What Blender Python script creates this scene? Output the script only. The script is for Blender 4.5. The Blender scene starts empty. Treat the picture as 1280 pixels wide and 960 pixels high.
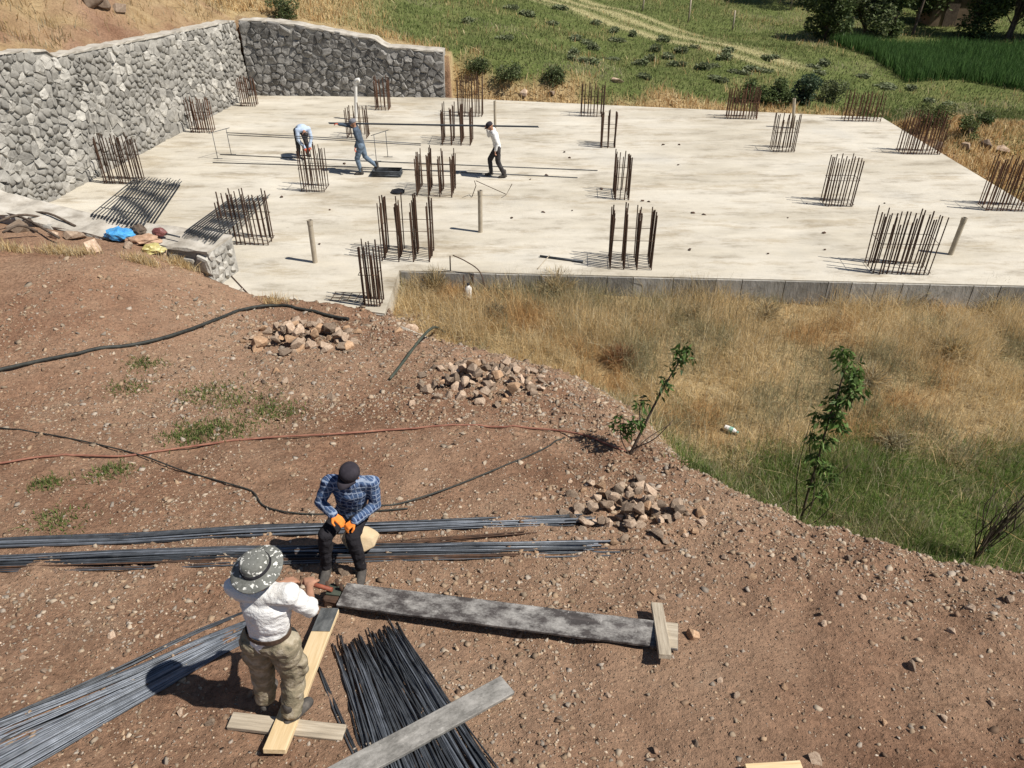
import bpy, bmesh, math, random
import numpy as np
from mathutils import Vector, Matrix, noise, Euler
R = math.radians
random.seed(7); RNG = np.random.default_rng(11)
sc = bpy.context.scene
COL = sc.collection

# ------------------------------------------------------------------ camera, sky, sun, exposure
CAM_H = 8.1; PITCH = R(34.0); FPX = 960.0
cam = bpy.data.cameras.new('camera'); camo = bpy.data.objects.new('camera', cam); COL.objects.link(camo)
cam.sensor_fit = 'HORIZONTAL'; cam.angle = 2*math.atan(640/FPX); cam.clip_end = 3000; cam.clip_start = .1
camo.location = (0, 0, CAM_H); camo.rotation_euler = (R(90)-PITCH, 0, 0)
sc.camera = camo
SUN_ELEV = R(54); SHD = Vector((-.95, .31, 0)).normalized()
w = bpy.data.worlds.new('World'); sc.world = w; w.use_nodes = True
nt = w.node_tree; bg = nt.nodes['Background']
sky = nt.nodes.new('ShaderNodeTexSky'); sky.sky_type = 'NISHITA'; sky.sun_disc = False
sky.sun_elevation = SUN_ELEV; sky.sun_rotation = math.atan2(-SHD.x, -SHD.y); sky.altitude = 1300
nt.links.new(sky.outputs[0], bg.inputs[0]); bg.inputs[1].default_value = .055
sl = bpy.data.lights.new('sun', 'SUN'); sl.energy = 4.6; sl.angle = R(.53); sl.color = (1, .955, .88)
so = bpy.data.objects.new('sun', sl); COL.objects.link(so)
to_sun = Vector((-SHD.x*math.cos(SUN_ELEV), -SHD.y*math.cos(SUN_ELEV), math.sin(SUN_ELEV)))
so.rotation_euler = to_sun.to_track_quat('Z', 'Y').to_euler(); so.location = (20, -10, 30)
sc.view_settings.view_transform = 'Standard'; sc.view_settings.look = 'None'
sc.view_settings.exposure = .5; sc.view_settings.gamma = 1
sc.cycles.max_bounces = 5; sc.cycles.diffuse_bounces = 2; sc.cycles.transparent_max_bounces = 6

# ------------------------------------------------------------------ numeric helpers
def ss(a, b, x):
    t = np.clip((np.asarray(x, float)-a)/(b-a), 0, 1); return t*t*(3-2*t)
_perm = np.random.default_rng(3).random((256, 256))
def vnoise(x, y):
    xi = np.floor(x).astype(int); yi = np.floor(y).astype(int)
    fx = x-xi; fy = y-yi; fx = fx*fx*(3-2*fx); fy = fy*fy*(3-2*fy)
    g = lambda a, b: _perm[a & 255, b & 255]
    return ((g(xi, yi)*(1-fx)+g(xi+1, yi)*fx)*(1-fy)+(g(xi, yi+1)*(1-fx)+g(xi+1, yi+1)*fx)*fy)*2-1
def fbm(x, y, f, o=3):
    s = 0; a = 1
    for i in range(o):
        s = s+a*vnoise(x*f+17*i, y*f+31*i); f *= 2.03; a *= .5
    return s
def ray(u, v):
    a = (u-640)/FPX; b = (v-480)/FPX
    return np.array([a, math.cos(PITCH)-b*math.sin(PITCH), -math.sin(PITCH)-b*math.cos(PITCH)])
def S(u, v, z=0.0):                                   # photo pixel -> point on the level z
    d = ray(u, v); t = (z-CAM_H)/d[2]
    return Vector((d[0]*t, d[1]*t, z))
def ZT(v, D):                                         # height seen at row v at distance D
    d = ray(640, v); return CAM_H+d[2]/d[1]*D

# ------------------------------------------------------------------ the lie of the land
CREST = [(-2.55, 14.6), (-2.3, 13.8), (-1.0, 12.8), (.86, 11.3), (1.7, 9.4), (2.35, 7.6), (3.4, 6.55), (5.2, 5.45), (9, 3.6), (30, -6)]
_cf = Vector((11.92-(-2.73), 16.11-16.92)).normalized()
SLAB_RZ = math.atan2(_cf.y, _cf.x)
FR = Vector((-2.73, 16.92))+_cf*17.9
SLAB = [(-2.78, 14.76), (-2.73, 16.92), (FR.x, FR.y), (14.38, 30.51), (-2.87, 33.62), (-12.2, 34.6), (-14.6, 20.2), (-7.4, 15.85), (-4.08, 15.12)]
def inside(poly, x, y):
    r = np.zeros(np.shape(x), bool); n = len(poly)
    for i in range(n):
        x0, y0 = poly[i]; x1, y1 = poly[(i+1) % n]
        c = ((y0 > y) != (y1 > y)) & (x < (x1-x0)*(y-y0)/((y1-y0) if y1 != y0 else 1e-9)+x0)
        r ^= c
    return r
def crest_d(x, y):
    best = np.full(np.shape(x), 1e9); sgn = np.zeros(np.shape(x))
    for (x0, y0), (x1, y1) in zip(CREST[:-1], CREST[1:]):
        dx, dy = x1-x0, y1-y0; L2 = dx*dx+dy*dy
        t = np.clip(((x-x0)*dx+(y-y0)*dy)/L2, 0, 1)
        d = np.hypot(x-x0-t*dx, y-y0-t*dy); c = dx*(y-y0)-dy*(x-x0)
        m = d < best; best = np.where(m, d, best); sgn = np.where(m, np.sign(c), sgn)
    return best*sgn
LW0 = np.array([-13.4, 21.7]); LWD = np.array([2.25, 12.2]); LWD = LWD/np.hypot(*LWD)
def lw_side(x, y): return (-(x-LW0[0])*LWD[1]+(y-LW0[1])*LWD[0])     # >0 behind the tall wall
def lw_top(y): return np.interp(y, [18, 21.5, 23.4, 23.6, 28, 33.9, 37], [4.25, 4.05, 3.8, 3.58, 3.3, 2.95, 2.85])
def back_y(x): return np.interp(x, [-14, -2.87, 14.4, 40], [34.4, 33.62, 30.5, 26])
def height(x, y, micro=True):
    x = np.asarray(x, float); y = np.asarray(y, float)
    P = 3.42-.235*np.clip(y, -2, 40)
    P = P+(1.38+.25*ss(-9, -12, x))*ss(-4.6, -9, x)*ss(9, 15.5, y)
    lft = ss(-2.6, -3.4, x)*ss(12.5, 14.5, y)
    P = P*(1-lft)+np.maximum(P, .07)*lft
    P = P-.0*x
    L = -.72-.012*np.clip(x, -3, 30)+.08*fbm(x, y, .5, 2)+.22*ss(12.5, 15.5, y)
    s = crest_d(x, y)+.12*fbm(x, y, 1.1, 2)
    wd = np.interp(y, [5, 8, 11, 14], [2.0, 2.3, 2.6, 1.2])
    g = P+(L-P)*ss(-.15, 1, s/wd)
    yb = back_y(x)
    F = np.interp(x, [-12, -7, -3, 0, 5, 14, 30], [3.0, 2.45, 1.55, 1.1, .3, -.55, -.9])+.035*np.clip(y-31, 0, 60)*ss(-16, 14, x)*.6
    F = F+.28*np.clip(-6-x, 0, 60)*ss(34, 40, y)+.25*fbm(x, y, .16, 2)
    wl = np.where(x < -2.6, .5, 2.6)
    t = ss(.35, 1, (y-yb)/wl*.65+.35)
    z = g+(F-g)*t
    rt = ss(FR.x-1.2, FR.x+2.5, x)*ss(18, 22, y)
    z = z+rt*(1-t)*(.25+.35*fbm(x, y, .45, 2))
    sd = lw_side(x, y)
    H = lw_top(y)-.08+.62*np.clip(sd-.5, 0, 25)+.5*fbm(x, y, .45, 4)*ss(.8, 3, sd)
    tl = ss(.35, .62, sd)*ss(17.2, 18.2, y)
    z = z+(H-z)*tl
    ins = inside(SLAB, x, y) & (sd < .4)
    z = np.where(ins, np.minimum(z, -.35), z)
    if micro:
        near = ss(26, 17, y)
        z = z+np.where(ins, 0, near*(.04*fbm(x, y, .9, 2)+(.028+.03*ss(-2.2, -.2, s)*ss(1.5, .3, s))*fbm(x, y, 3.7, 3)))
        rut = np.exp(-((x-.62*y+1.2+.5*vnoise(y*.4, x*0)) /.16)**2)+np.exp(-((x-.62*y-.25+.5*vnoise(y*.4, x*0))/.16)**2)
        z = z-np.where(ins, 0, near*ss(.2, -.6, s)*ss(1.5, 3, y)*rut*.05*(.5+.5*vnoise(x*1.1, y*1.1)))
        z = z+np.where(ins, 0, tl*.12*fbm(x, y, 1.3, 3))
    return z
def hz(x, y): return float(height(np.array([x]), np.array([y]))[0])
def G(u, v, lift=0.0):                                 # photo pixel -> point on the ground
    d = ray(u, v); ts = np.linspace(3, 70, 1400)
    x = d[0]*ts; y = d[1]*ts; z = CAM_H+d[2]*ts
    below = z < height(x, y)+lift
    i = int(np.argmax(below)); t = ts[i]
    a, b = ts[max(i-1, 0)], ts[i]
    for _ in range(12):
        m = .5*(a+b)
        if CAM_H+d[2]*m < hz(d[0]*m, d[1]*m)+lift: b = m
        else: a = m
    return Vector((d[0]*b, d[1]*b, CAM_H+d[2]*b))

# ------------------------------------------------------------------ materials
def new_mat(name, rough=.8, spec=.3):
    m = bpy.data.materials.new(name); m.use_nodes = True
    b = m.node_tree.nodes['Principled BSDF']; b.inputs['Roughness'].default_value = rough
    b.inputs['Specular IOR Level'].default_value = spec
    return m, m.node_tree, b
def nd(nt, t, **kw):
    n = nt.nodes.new(t)
    for k, v in kw.items(): setattr(n, k, v)
    return n
def ramp(nt, src, stops):
    r = nd(nt, 'ShaderNodeValToRGB'); e = r.color_ramp.elements
    while len(e) < len(stops): e.new(.5)
    for el, (p, c) in zip(e, stops):
        el.position = p; el.color = (*c, 1) if len(c) == 3 else c
    nt.links.new(src, r.inputs[0]); return r.outputs[0]
def tex(nt, kind, scale, detail=4, rough=.6, vec=None, out=0, stretch=None, coord='Object'):
    tc = nd(nt, 'ShaderNodeTexCoord'); v = tc.outputs[coord] if vec is None else vec
    if stretch:
        mp = nd(nt, 'ShaderNodeMapping'); mp.inputs['Scale'].default_value = stretch
        nt.links.new(v, mp.inputs[0]); v = mp.outputs[0]
    n = nd(nt, 'ShaderNodeTexNoise' if kind == 'noise' else 'ShaderNodeTexVoronoi')
    n.inputs['Scale'].default_value = scale
    if kind == 'noise':
        n.inputs['Detail'].default_value = detail; n.inputs['Roughness'].default_value = rough
    nt.links.new(v, n.inputs['Vector']); return n.outputs[out]
def mix(nt, f, a, b, mode='MIX'):
    n = nd(nt, 'ShaderNodeMix', data_type='RGBA', blend_type=mode)
    if isinstance(f, (int, float)): n.inputs[0].default_value = f
    else: nt.links.new(f, n.inputs[0])
    for i, c in ((6, a), (7, b)):
        if isinstance(c, tuple): n.inputs[i].default_value = (*c, 1) if len(c) == 3 else c
        else: nt.links.new(c, n.inputs[i])
    return n.outputs[2]
def bump(nt, b, src, strength=.4, dist=.02):
    n = nd(nt, 'ShaderNodeBump'); n.inputs['Strength'].default_value = strength; n.inputs['Distance'].default_value = dist
    nt.links.new(src, n.inputs['Height']); nt.links.new(n.outputs[0], b.inputs['Normal'])
def simple(name, stops, scale=6, rough=.8, spec=.25, bs=.3, bd=.01, bscale=None, stretch=None, vary=0, metal=0, detail=4):
    m, nt, b = new_mat(name, rough, spec)
    n = tex(nt, 'noise', scale, detail, stretch=stretch)
    c = ramp(nt, n, stops)
    if vary:
        oi = nd(nt, 'ShaderNodeObjectInfo')
        hs = nd(nt, 'ShaderNodeHueSaturation'); mr = nd(nt, 'ShaderNodeMapRange')
        mr.inputs[3].default_value = 1-vary; mr.inputs[4].default_value = 1+vary
        nt.links.new(oi.outputs['Random'], mr.inputs[0]); nt.links.new(mr.outputs[0], hs.inputs['Value'])
        nt.links.new(c, hs.inputs['Color']); c = hs.outputs[0]
    nt.links.new(c, b.inputs['Base Color']); b.inputs['Metallic'].default_value = metal
    if bs: bump(nt, b, tex(nt, 'noise', bscale or scale*4, 5, stretch=stretch), bs, bd)
    return m
def attr_mat(name, rough=.8, trans=0, spec=.2):
    m, nt, b = new_mat(name, rough, spec)
    a = nd(nt, 'ShaderNodeAttribute', attribute_name='col')
    nt.links.new(a.outputs['Color'], b.inputs['Base Color'])
    if trans:
        t = nd(nt, 'ShaderNodeBsdfTranslucent'); nt.links.new(a.outputs['Color'], t.inputs[0])
        ms = nd(nt, 'ShaderNodeMixShader'); ms.inputs[0].default_value = trans
        o = nt.nodes['Material Output']
        nt.links.new(b.outputs[0], ms.inputs[1]); nt.links.new(t.outputs[0], ms.inputs[2]); nt.links.new(ms.outputs[0], o.inputs[0])
    return m

def ground_material():
    m, nt, b = new_mat('ground', .95, .1)
    z = nd(nt, 'ShaderNodeAttribute', attribute_name='col')
    sep = nd(nt, 'ShaderNodeSeparateColor'); nt.links.new(z.outputs['Color'], sep.inputs[0])
    dirt = ramp(nt, tex(nt, 'noise', .55, 8, .65), [(.3, (.175, .094, .058)), (.45, (.24, .138, .087)), (.6, (.285, .176, .114)), (.8, (.345, .235, .158))])
    fine = ramp(nt, tex(nt, 'noise', 17, 4, .7), [(.33, (.55, .5, .46)), (.5, (1, 1, 1)), (.68, (1.35, 1.32, 1.28))])
    dirt = mix(nt, .85, dirt, fine, 'MULTIPLY')
    chip = ramp(nt, tex(nt, 'voronoi', 26, out=0), [(.10, (1, 1, 1)), (.24, (0, 0, 0))])
    chipm = ramp(nt, tex(nt, 'noise', 1.7, 4), [(.40, (.1, .1, .1)), (.62, (.8, .8, .8))])
    chipf = mix(nt, 1.0, chip, chipm, 'MULTIPLY')
    dirt = mix(nt, chipf, dirt, (.44, .33, .235))
    pale = ramp(nt, tex(nt, 'noise', .8, 5), [(.60, (0, 0, 0)), (.75, (.55, .55, .55))])
    dirt = mix(nt, pale, dirt, (.31, .235, .17))
    dust = ramp(nt, tex(nt, 'noise', .23, 6, .62), [(.44, (0, 0, 0)), (.62, (.7, .7, .7))])
    dirt = mix(nt, dust, dirt, mix(nt, .55, dirt, (.40, .275, .185)))
    damp = ramp(nt, tex(nt, 'noise', .37, 7, .7, stretch=(1, 1.4, 1)), [(.33, (.62, .58, .55)), (.46, (1, 1, 1))])
    dirt = mix(nt, .8, dirt, damp, 'MULTIPLY')
    straw = ramp(nt, tex(nt, 'noise', 2.2, 6, .7), [(.3, (.24, .17, .085)), (.5, (.36, .26, .135)), (.7, (.46, .36, .20))])
    green = ramp(nt, tex(nt, 'noise', 1.1, 6, .7), [(.3, (.075, .095, .030)), (.5, (.115, .14, .042)), (.72, (.18, .19, .075))])
    hay = ramp(nt, tex(nt, 'noise', 3, 5, .7), [(.35, (.28, .26, .12)), (.65, (.44, .39, .21))])
    c = mix(nt, sep.outputs[0], dirt, straw); c = mix(nt, sep.outputs[1], c, green); c = mix(nt, sep.outputs[2], c, hay)
    nt.links.new(c, b.inputs['Base Color'])
    ad = nd(nt, 'ShaderNodeMath', operation='ADD')
    nt.links.new(tex(nt, 'noise', 9, 8, .7), ad.inputs[0])
    mu = nd(nt, 'ShaderNodeMath', operation='MULTIPLY'); mu.inputs[1].default_value = .35
    nt.links.new(chip, mu.inputs[0]); nt.links.new(mu.outputs[0], ad.inputs[1])
    bump(nt, b, ad.outputs[0], 1.0, .08)
    return m
def slab_material():
    m, nt, b = new_mat('concrete_slab', .85, .25)
    big = ramp(nt, tex(nt, 'noise', .35, 7, .62, stretch=(.55, 1.5, 1)), [(.28, (.35, .305, .235)), (.42, (.455, .41, .33)), (.55, (.52, .475, .395)), (.7, (.57, .53, .45))])
    st = ramp(nt, tex(nt, 'noise', 1.3, 8, .7, stretch=(.5, 1.4, 1)), [(.34, (.66, .64, .61)), (.46, (.95, .95, .95)), (.7, (1.1, 1.1, 1.09))])
    c = mix(nt, 1.0, big, st, 'MULTIPLY')
    sp = ramp(nt, tex(nt, 'noise', 5.5, 5, .75), [(.27, (.6, .55, .5)), (.36, (1, 1, 1))])
    c = mix(nt, .7, c, sp, 'MULTIPLY')
    gr = ramp(nt, tex(nt, 'noise', .22, 4), [(.55, (0, 0, 0)), (.72, (.5, .5, .5))])
    c = mix(nt, gr, c, (.40, .385, .35))
    sm = ramp(nt, tex(nt, 'noise', .9, 10, .78, stretch=(.35, 1.2, 1)), [(.40, (.80, .76, .70)), (.48, (1, 1, 1)), (.60, (1, 1, 1)), (.68, (1.1, 1.1, 1.1))])
    c = mix(nt, 1.0, c, sm, 'MULTIPLY')
    mud = ramp(nt, tex(nt, 'noise', .6, 9, .8), [(.62, (0, 0, 0)), (.74, (.5, .5, .5))])
    c = mix(nt, mud, c, (.33, .26, .18))
    nt.links.new(c, b.inputs['Base Color'])
    bump(nt, b, tex(nt, 'noise', 6, 7, .7), .35, .04)
    return m
M = {}
M['ground'] = ground_material(); M['slab'] = slab_material()
M['form_concrete'] = simple('formed_concrete', [(.25, (.18, .165, .14)), (.45, (.31, .295, .265)), (.75, (.44, .42, .385))], 3.5, .95, bs=.5, bd=.03, vary=.25, stretch=(1, 1, .45), detail=8)
M['mortar'] = simple('mortar', [(.3, (.27, .255, .225)), (.7, (.43, .41, .37))], 5, .95, bs=.7, bd=.04)
M['cap'] = simple('coping_mortar', [(.3, (.26, .23, .19)), (.5, (.40, .365, .31)), (.7, (.50, .465, .41))], 2.4, .95, bs=.6, bd=.03)
M['stone'] = simple('grey_stone', [(.25, (.20, .188, .168)), (.5, (.325, .308, .275)), (.75, (.44, .415, .365))], 3, .9, bs=.7, bd=.03, bscale=9, vary=.38, detail=8)
M['stone_shaded'] = simple('shaded_stone', [(.25, (.105, .10, .095)), (.5, (.205, .195, .18)), (.75, (.34, .325, .30))], 3.3, .9, bs=.7, bd=.03, bscale=9, vary=.4, detail=6)  # far wall's stone: its grazing-light shade is put into the colour
M['stone_ochre'] = simple('ochre_stone', [(.3, (.34, .20, .11)), (.7, (.46, .30, .18))], 3, .9)
M['rock'] = simple('field_rock', [(.25, (.22, .15, .105)), (.5, (.34, .25, .18)), (.75, (.48, .38, .285))], 4, .9, bs=.6, bd=.02, bscale=14, vary=.5, detail=6)
M['rock_warm'] = simple('warm_rock', [(.25, (.26, .15, .085)), (.55, (.40, .26, .16)), (.8, (.5, .37, .25))], 4, .9, bs=.6, bd=.02, vary=.25)
M['rust'] = simple('rusty_rebar', [(.3, (.035, .022, .016)), (.55, (.075, .042, .027)), (.75, (.13, .065, .035))], 7, .75, bs=.3, bscale=60, vary=.3)
M['rust_red'] = simple('weathered_rebar', [(.3, (.06, .03, .02)), (.6, (.12, .06, .035)), (.8, (.19, .09, .05))], 7, .8, bs=.3, bscale=60, vary=.3)
M['steel'] = simple('new_rebar', [(.3, (.030, .034, .040)), (.6, (.065, .072, .082)), (.8, (.11, .12, .135))], 9, .5, .5, bs=.5, bd=.003, bscale=160, vary=.35, metal=.25)
M['steel_light'] = simple('blue_grey_rebar', [(.3, (.085, .095, .11)), (.6, (.15, .165, .19)), (.8, (.22, .24, .27))], 8, .48, .5, bs=.5, bd=.003, bscale=160, vary=.35, metal=.3)
M['pvc'] = simple('grey_plastic_pipe', [(.3, (.32, .27, .2)), (.7, (.44, .385, .30))], 5, .6)
M['pvc_white'] = simple('white_plastic_pipe', [(.3, (.62, .60, .56)), (.7, (.74, .72, .68))], 5, .5)
M['pvc_dark'] = simple('dark_plastic', [(.3, (.012, .012, .013)), (.7, (.03, .03, .032))], 6, .55)
M['hose_black'] = simple('black_hose', [(.3, (.016, .017, .016)), (.7, (.05, .052, .045))], 8, .6)
M['hose_green'] = simple('dark_green_pipe', [(.3, (.03, .036, .028)), (.7, (.07, .08, .06))], 8, .6)
M['hose_red'] = simple('faded_red_hose', [(.3, (.17, .065, .045)), (.7, (.31, .15, .10))], 6, .8)
M['wood_new'] = simple('fresh_pine', [(.3, (.50, .36, .19)), (.5, (.60, .45, .26)), (.7, (.66, .52, .33))], 3, .75, bs=.25, bd=.004, stretch=(14, .7, 14), detail=6)
M['wood_grey'] = simple('weathered_timber', [(.3, (.24, .20, .15)), (.5, (.38, .32, .24)), (.7, (.48, .42, .33))], 3, .85, bs=.5, bd=.006, stretch=(14, .8, 14), detail=6)
def smeared_wood(name, dark, cem, lo, hi):
    m, nt, b = new_mat(name, .7, .35)
    base = ramp(nt, tex(nt, 'noise', 3, 6, stretch=(12, .8, 12)), [(.3, dark), (.7, tuple(c*2.1 for c in dark))])
    f = ramp(nt, tex(nt, 'noise', 4.2, 9, .75, stretch=(1.6, .9, 1)), [(lo, (0, 0, 0)), (hi, (.85, .85, .85))])
    c = mix(nt, f, base, cem)
    f2 = ramp(nt, tex(nt, 'noise', 26, 5, .8), [(.60, (0, 0, 0)), (.7, (.6, .6, .6))])
    c = mix(nt, f2, c, tuple(min(1, v*1.25) for v in cem))
    nt.links.new(c, b.inputs['Base Color']); bump(nt, b, tex(nt, 'noise', 30, 6), .35, .004); return m
M['wood_dark'] = smeared_wood('cement_smeared_board', (.035, .030, .028), (.42, .40, .37), .44, .66)
M['wood_mid'] = smeared_wood('grey_cement_plank', (.085, .08, .072), (.38, .36, .33), .42, .68)
M['wood_tar'] = smeared_wood('stained_plank_end', (.04, .042, .042), (.20, .20, .19), .45, .75)
M['bark'] = simple('bark', [(.3, (.055, .04, .03)), (.7, (.14, .105, .08))], 8, .9, bs=.6)
M['leaf'] = attr_mat('leaves', .55, .28); M['grass'] = attr_mat('grass_blades', .8, .42); M['pebble'] = attr_mat('pebbles', .92)
# ------------------------------------------------------------------ scene helpers
def tag(o, label=None, cat=None, group=None, kind=None):
    for k, v in (('label', label), ('category', cat), ('group', group), ('kind', kind)):
        if v: o[k] = v
    return o
def link(name, me, mat=None, parent=None, loc=None, rot=None, smooth=False):
    o = bpy.data.objects.new(name, me); COL.objects.link(o)
    if mat is not None and me is not None and not me.materials: me.materials.append(mat)
    if parent is not None: o.parent = parent
    if loc is not None: o.location = loc
    if rot is not None: o.rotation_euler = rot
    if smooth: me.polygons.foreach_set('use_smooth', [True]*len(me.polygons))
    return o
def empty(name, loc=(0, 0, 0), rz=0, label=None, cat=None, group=None):
    o = bpy.data.objects.new(name, None); COL.objects.link(o); o.location = loc; o.rotation_euler = (0, 0, rz)
    o.empty_display_size = .2
    return tag(o, label, cat, group)
def mesh_np(name, V, Q=None, T=None, col=None):
    me = bpy.data.meshes.new(name); V = np.ascontiguousarray(V, dtype=np.float32).reshape(-1, 3)
    nq = 0 if Q is None else len(Q); ntr = 0 if T is None else len(T)
    idx = np.concatenate([np.asarray(a, np.int32).ravel() for a in (Q, T) if a is not None and len(a)])
    st = np.concatenate([np.arange(nq)*4, nq*4+np.arange(ntr)*3]).astype(np.int32)
    me.vertices.add(len(V)); me.vertices.foreach_set('co', V.ravel())
    me.loops.add(len(idx)); me.loops.foreach_set('vertex_index', idx)
    me.polygons.add(nq+ntr); me.polygons.foreach_set('loop_start', st)
    me.update(calc_edges=True)
    if col is not None:
        a = me.attributes.new('col', 'FLOAT_COLOR', 'POINT')
        c = np.ones((len(V), 4), np.float32); c[:, :3] = col; a.data.foreach_set('color', c.ravel())
    return me
def bm_mesh(name, bm):
    me = bpy.data.meshes.new(name); bm.normal_update(); bm.to_mesh(me); bm.free(); return me
def catmull(pts, n=8):
    P = [np.array(p, float) for p in pts]; P = [2*P[0]-P[1]]+P+[2*P[-1]-P[-2]]; out = []
    for i in range(1, len(P)-2):
        for k in range(n):
            t = k/n
            out.append(.5*(2*P[i]+(P[i+1]-P[i-1])*t+(2*P[i-1]-5*P[i]+4*P[i+1]-P[i+2])*t*t+(3*P[i]-P[i-1]-3*P[i+1]+P[i+2])*t**3))
    out.append(P[-2]); return out
def tube_mesh(name, pts, rad, sides=6, cap=True):
    pts = [Vector(p) for p in pts]; n = len(pts)
    rs = rad if isinstance(rad, (list, tuple)) else [rad]*n
    V = []; F = []; up = None
    for i, p in enumerate(pts):
        t = (pts[min(i+1, n-1)]-pts[max(i-1, 0)]).normalized()
        if up is None: up = t.orthogonal().normalized()
        up = (up-t*up.dot(t)).normalized(); bi = t.cross(up)
        for k in range(sides):
            a = 2*math.pi*k/sides; V.append(p+(up*math.cos(a)+bi*math.sin(a))*rs[i])
    for i in range(n-1):
        for k in range(sides):
            a = i*sides+k; b = i*sides+(k+1) % sides; F.append((a, b, b+sides, a+sides))
    if cap: F.append(tuple(range(sides-1, -1, -1))); F.append(tuple((n-1)*sides+k for k in range(sides)))
    me = bpy.data.meshes.new(name); me.from_pydata([tuple(v) for v in V], [], F)
    me.polygons.foreach_set('use_smooth', [len(f) == 4 for f in F]); return me
def box_mesh(name, sx, sy, sz, bev=.004, jitter=0, z0=0):
    bm = bmesh.new(); bmesh.ops.create_cube(bm, size=1)
    for v in bm.verts: v.co = Vector((v.co.x*sx, v.co.y*sy, (v.co.z+.5)*sz+z0))
    if bev: bmesh.ops.bevel(bm, geom=bm.edges[:], offset=bev, segments=1, affect='EDGES')
    if jitter:
        for v in bm.verts: v.co += Vector((random.uniform(-1, 1), random.uniform(-1, 1), random.uniform(-1, 1)))*jitter
    return bm_mesh(name, bm)
def rock_mesh(name, seed, sx=1, sy=1, sz=.75, n=16):
    rg = np.random.default_rng(seed); bm = bmesh.new()
    p = rg.normal(size=(n, 3)); p /= np.linalg.norm(p, axis=1)[:, None]; p *= rg.uniform(.78, 1.08, (n, 1))
    for q in p: bm.verts.new((q[0]*sx, q[1]*sy, q[2]*sz))
    r = bmesh.ops.convex_hull(bm, input=bm.verts[:])
    bmesh.ops.delete(bm, geom=[g for g in r['geom_interior'] if isinstance(g, bmesh.types.BMVert)], context='VERTS')
    bmesh.ops.bevel(bm, geom=bm.edges[:], offset=.05*min(sx, sy, sz), segments=1, affect='EDGES', clamp_overlap=True)
    return bm_mesh(name, bm)
def chip_mesh(name, seed, sz=.7):
    rg = np.random.default_rng(seed); bm = bmesh.new()
    p = rg.normal(size=(9, 3)); p /= np.linalg.norm(p, axis=1)[:, None]
    for q in p: bm.verts.new((q[0], q[1]*rg.uniform(.7, .9), q[2]*sz))
    r = bmesh.ops.convex_hull(bm, input=bm.verts[:])
    bmesh.ops.delete(bm, geom=[g for g in r['geom_interior'] if isinstance(g, bmesh.types.BMVert)], context='VERTS')
    bmesh.ops.triangulate(bm, faces=bm.faces[:]); return bm_mesh(name, bm)
BAR = tube_mesh('bar_unit', [(0, 0, 0), (0, 0, 1)], 1, 6)
def bar_between(p, q, r, mat, parent, name='bar'):
    p = Vector(p); q = Vector(q); d = q-p
    key = 'bar_'+mat.name
    me = bpy.data.meshes.get(key)
    if me is None:
        me = BAR.copy(); me.name = key; me.materials.append(mat)
    o = link(name, me, None, parent)
    o.location = p; o.rotation_mode = 'QUATERNION'; o.rotation_quaternion = d.to_track_quat('Z', 'Y'); o.scale = (r, r, d.length)
    return o
def parts_at(root, fn):
    fn(root)
# ------------------------------------------------------------------ GROUND
def lines(segs):
    out = []
    for a, b, s in segs: out += list(np.arange(a, b, s))
    return np.array(out+[segs[-1][1]])
def spread(a, b, n): return list(a+(b-a)*(np.linspace(0, 1, n)**2.2))
xs = np.array(sorted(set([round(v, 4) for v in list(-np.array(spread(20, 700, 26)))+list(np.arange(-20, -8.5, .16))+list(np.arange(-8.5, 8.5, .07))+list(np.arange(8.5, 17, .14))+list(np.arange(17, 40, .5))+spread(40, 700, 26)])))
ys = np.array(sorted(set([round(v, 4) for v in list(-np.array(spread(4, 300, 14)))+list(np.arange(-4, 2, .5))+list(np.arange(2, 15.5, .07))+list(np.arange(15.5, 20, .12))+list(np.arange(20, 32, .25))+list(np.arange(32, 38, .16))+list(np.arange(38, 70, .5))+spread(70, 900, 30)])))
GX, GY = np.meshgrid(xs, ys); GZ = height(GX, GY)
nx, ny = len(xs), len(ys)
def zones(x, y):
    s = crest_d(x, y)+.25*fbm(x, y, .8, 3); n = fbm(x, y, .6, 3)
    low = ss(.1, .9, s)*ss(30, 24, y)
    sd = lw_side(x, y); yb = back_y(x)
    far = ss(.2, .8, y-yb)
    hill = ss(.3, .6, sd)*ss(17, 18, y)
    right = ss(FR.x-1, FR.x+1, x)*ss(16, 20, y)*(1-far)
    straw = np.clip(low+right*.8*ss(-.4, .5, n)+far+hill*.75*ss(-.9, .4, n), 0, 1)
    lowgreen = low*ss(11.9, 10.1, y+.9*n)*ss(2.2, 3.2, x)
    band = ss(.9, 2.4, y-yb+1.0*n)
    hilly = ss(-4, -9, x+.6*(y-36)*.25)
    green = np.clip(lowgreen+far*band*(1-.85*hilly)*(1-hill)*(.88+.12*ss(-.9, .2, n))+right*.45*ss(0, .8, n), 0, 1)
    u = mow_u(x, y)
    return straw, green, far*u
MA = np.array([2.4, 56.0]); MB_ = np.array([13.6, 40.6]); MD = (MB_-MA)/np.hypot(*(MB_-MA)); MN = np.array([-MD[1], MD[0]])
def mow_u(x, y):
    a = (x-MA[0])*MD[0]+(y-MA[1])*MD[1]; b = (x-MA[0])*MN[0]+(y-MA[1])*MN[1]
    w_ = 1.0+.10*np.clip(19-a, 0, 40)
    m = ss(-30, -20, a)*ss(21, 18.5, a)*ss(w_+.8, w_, np.abs(b))
    rows = .55+.45*np.sin(b*3.4+.3*fbm(x, y, .3, 2))
    return m*np.clip(rows*1.1, .1, 1)
zr, zg, zb = zones(GX, GY)
idx = np.arange(nx*ny).reshape(ny, nx)
Q = np.stack([idx[:-1, :-1], idx[:-1, 1:], idx[1:, 1:], idx[1:, :-1]], -1).reshape(-1, 4)
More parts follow.
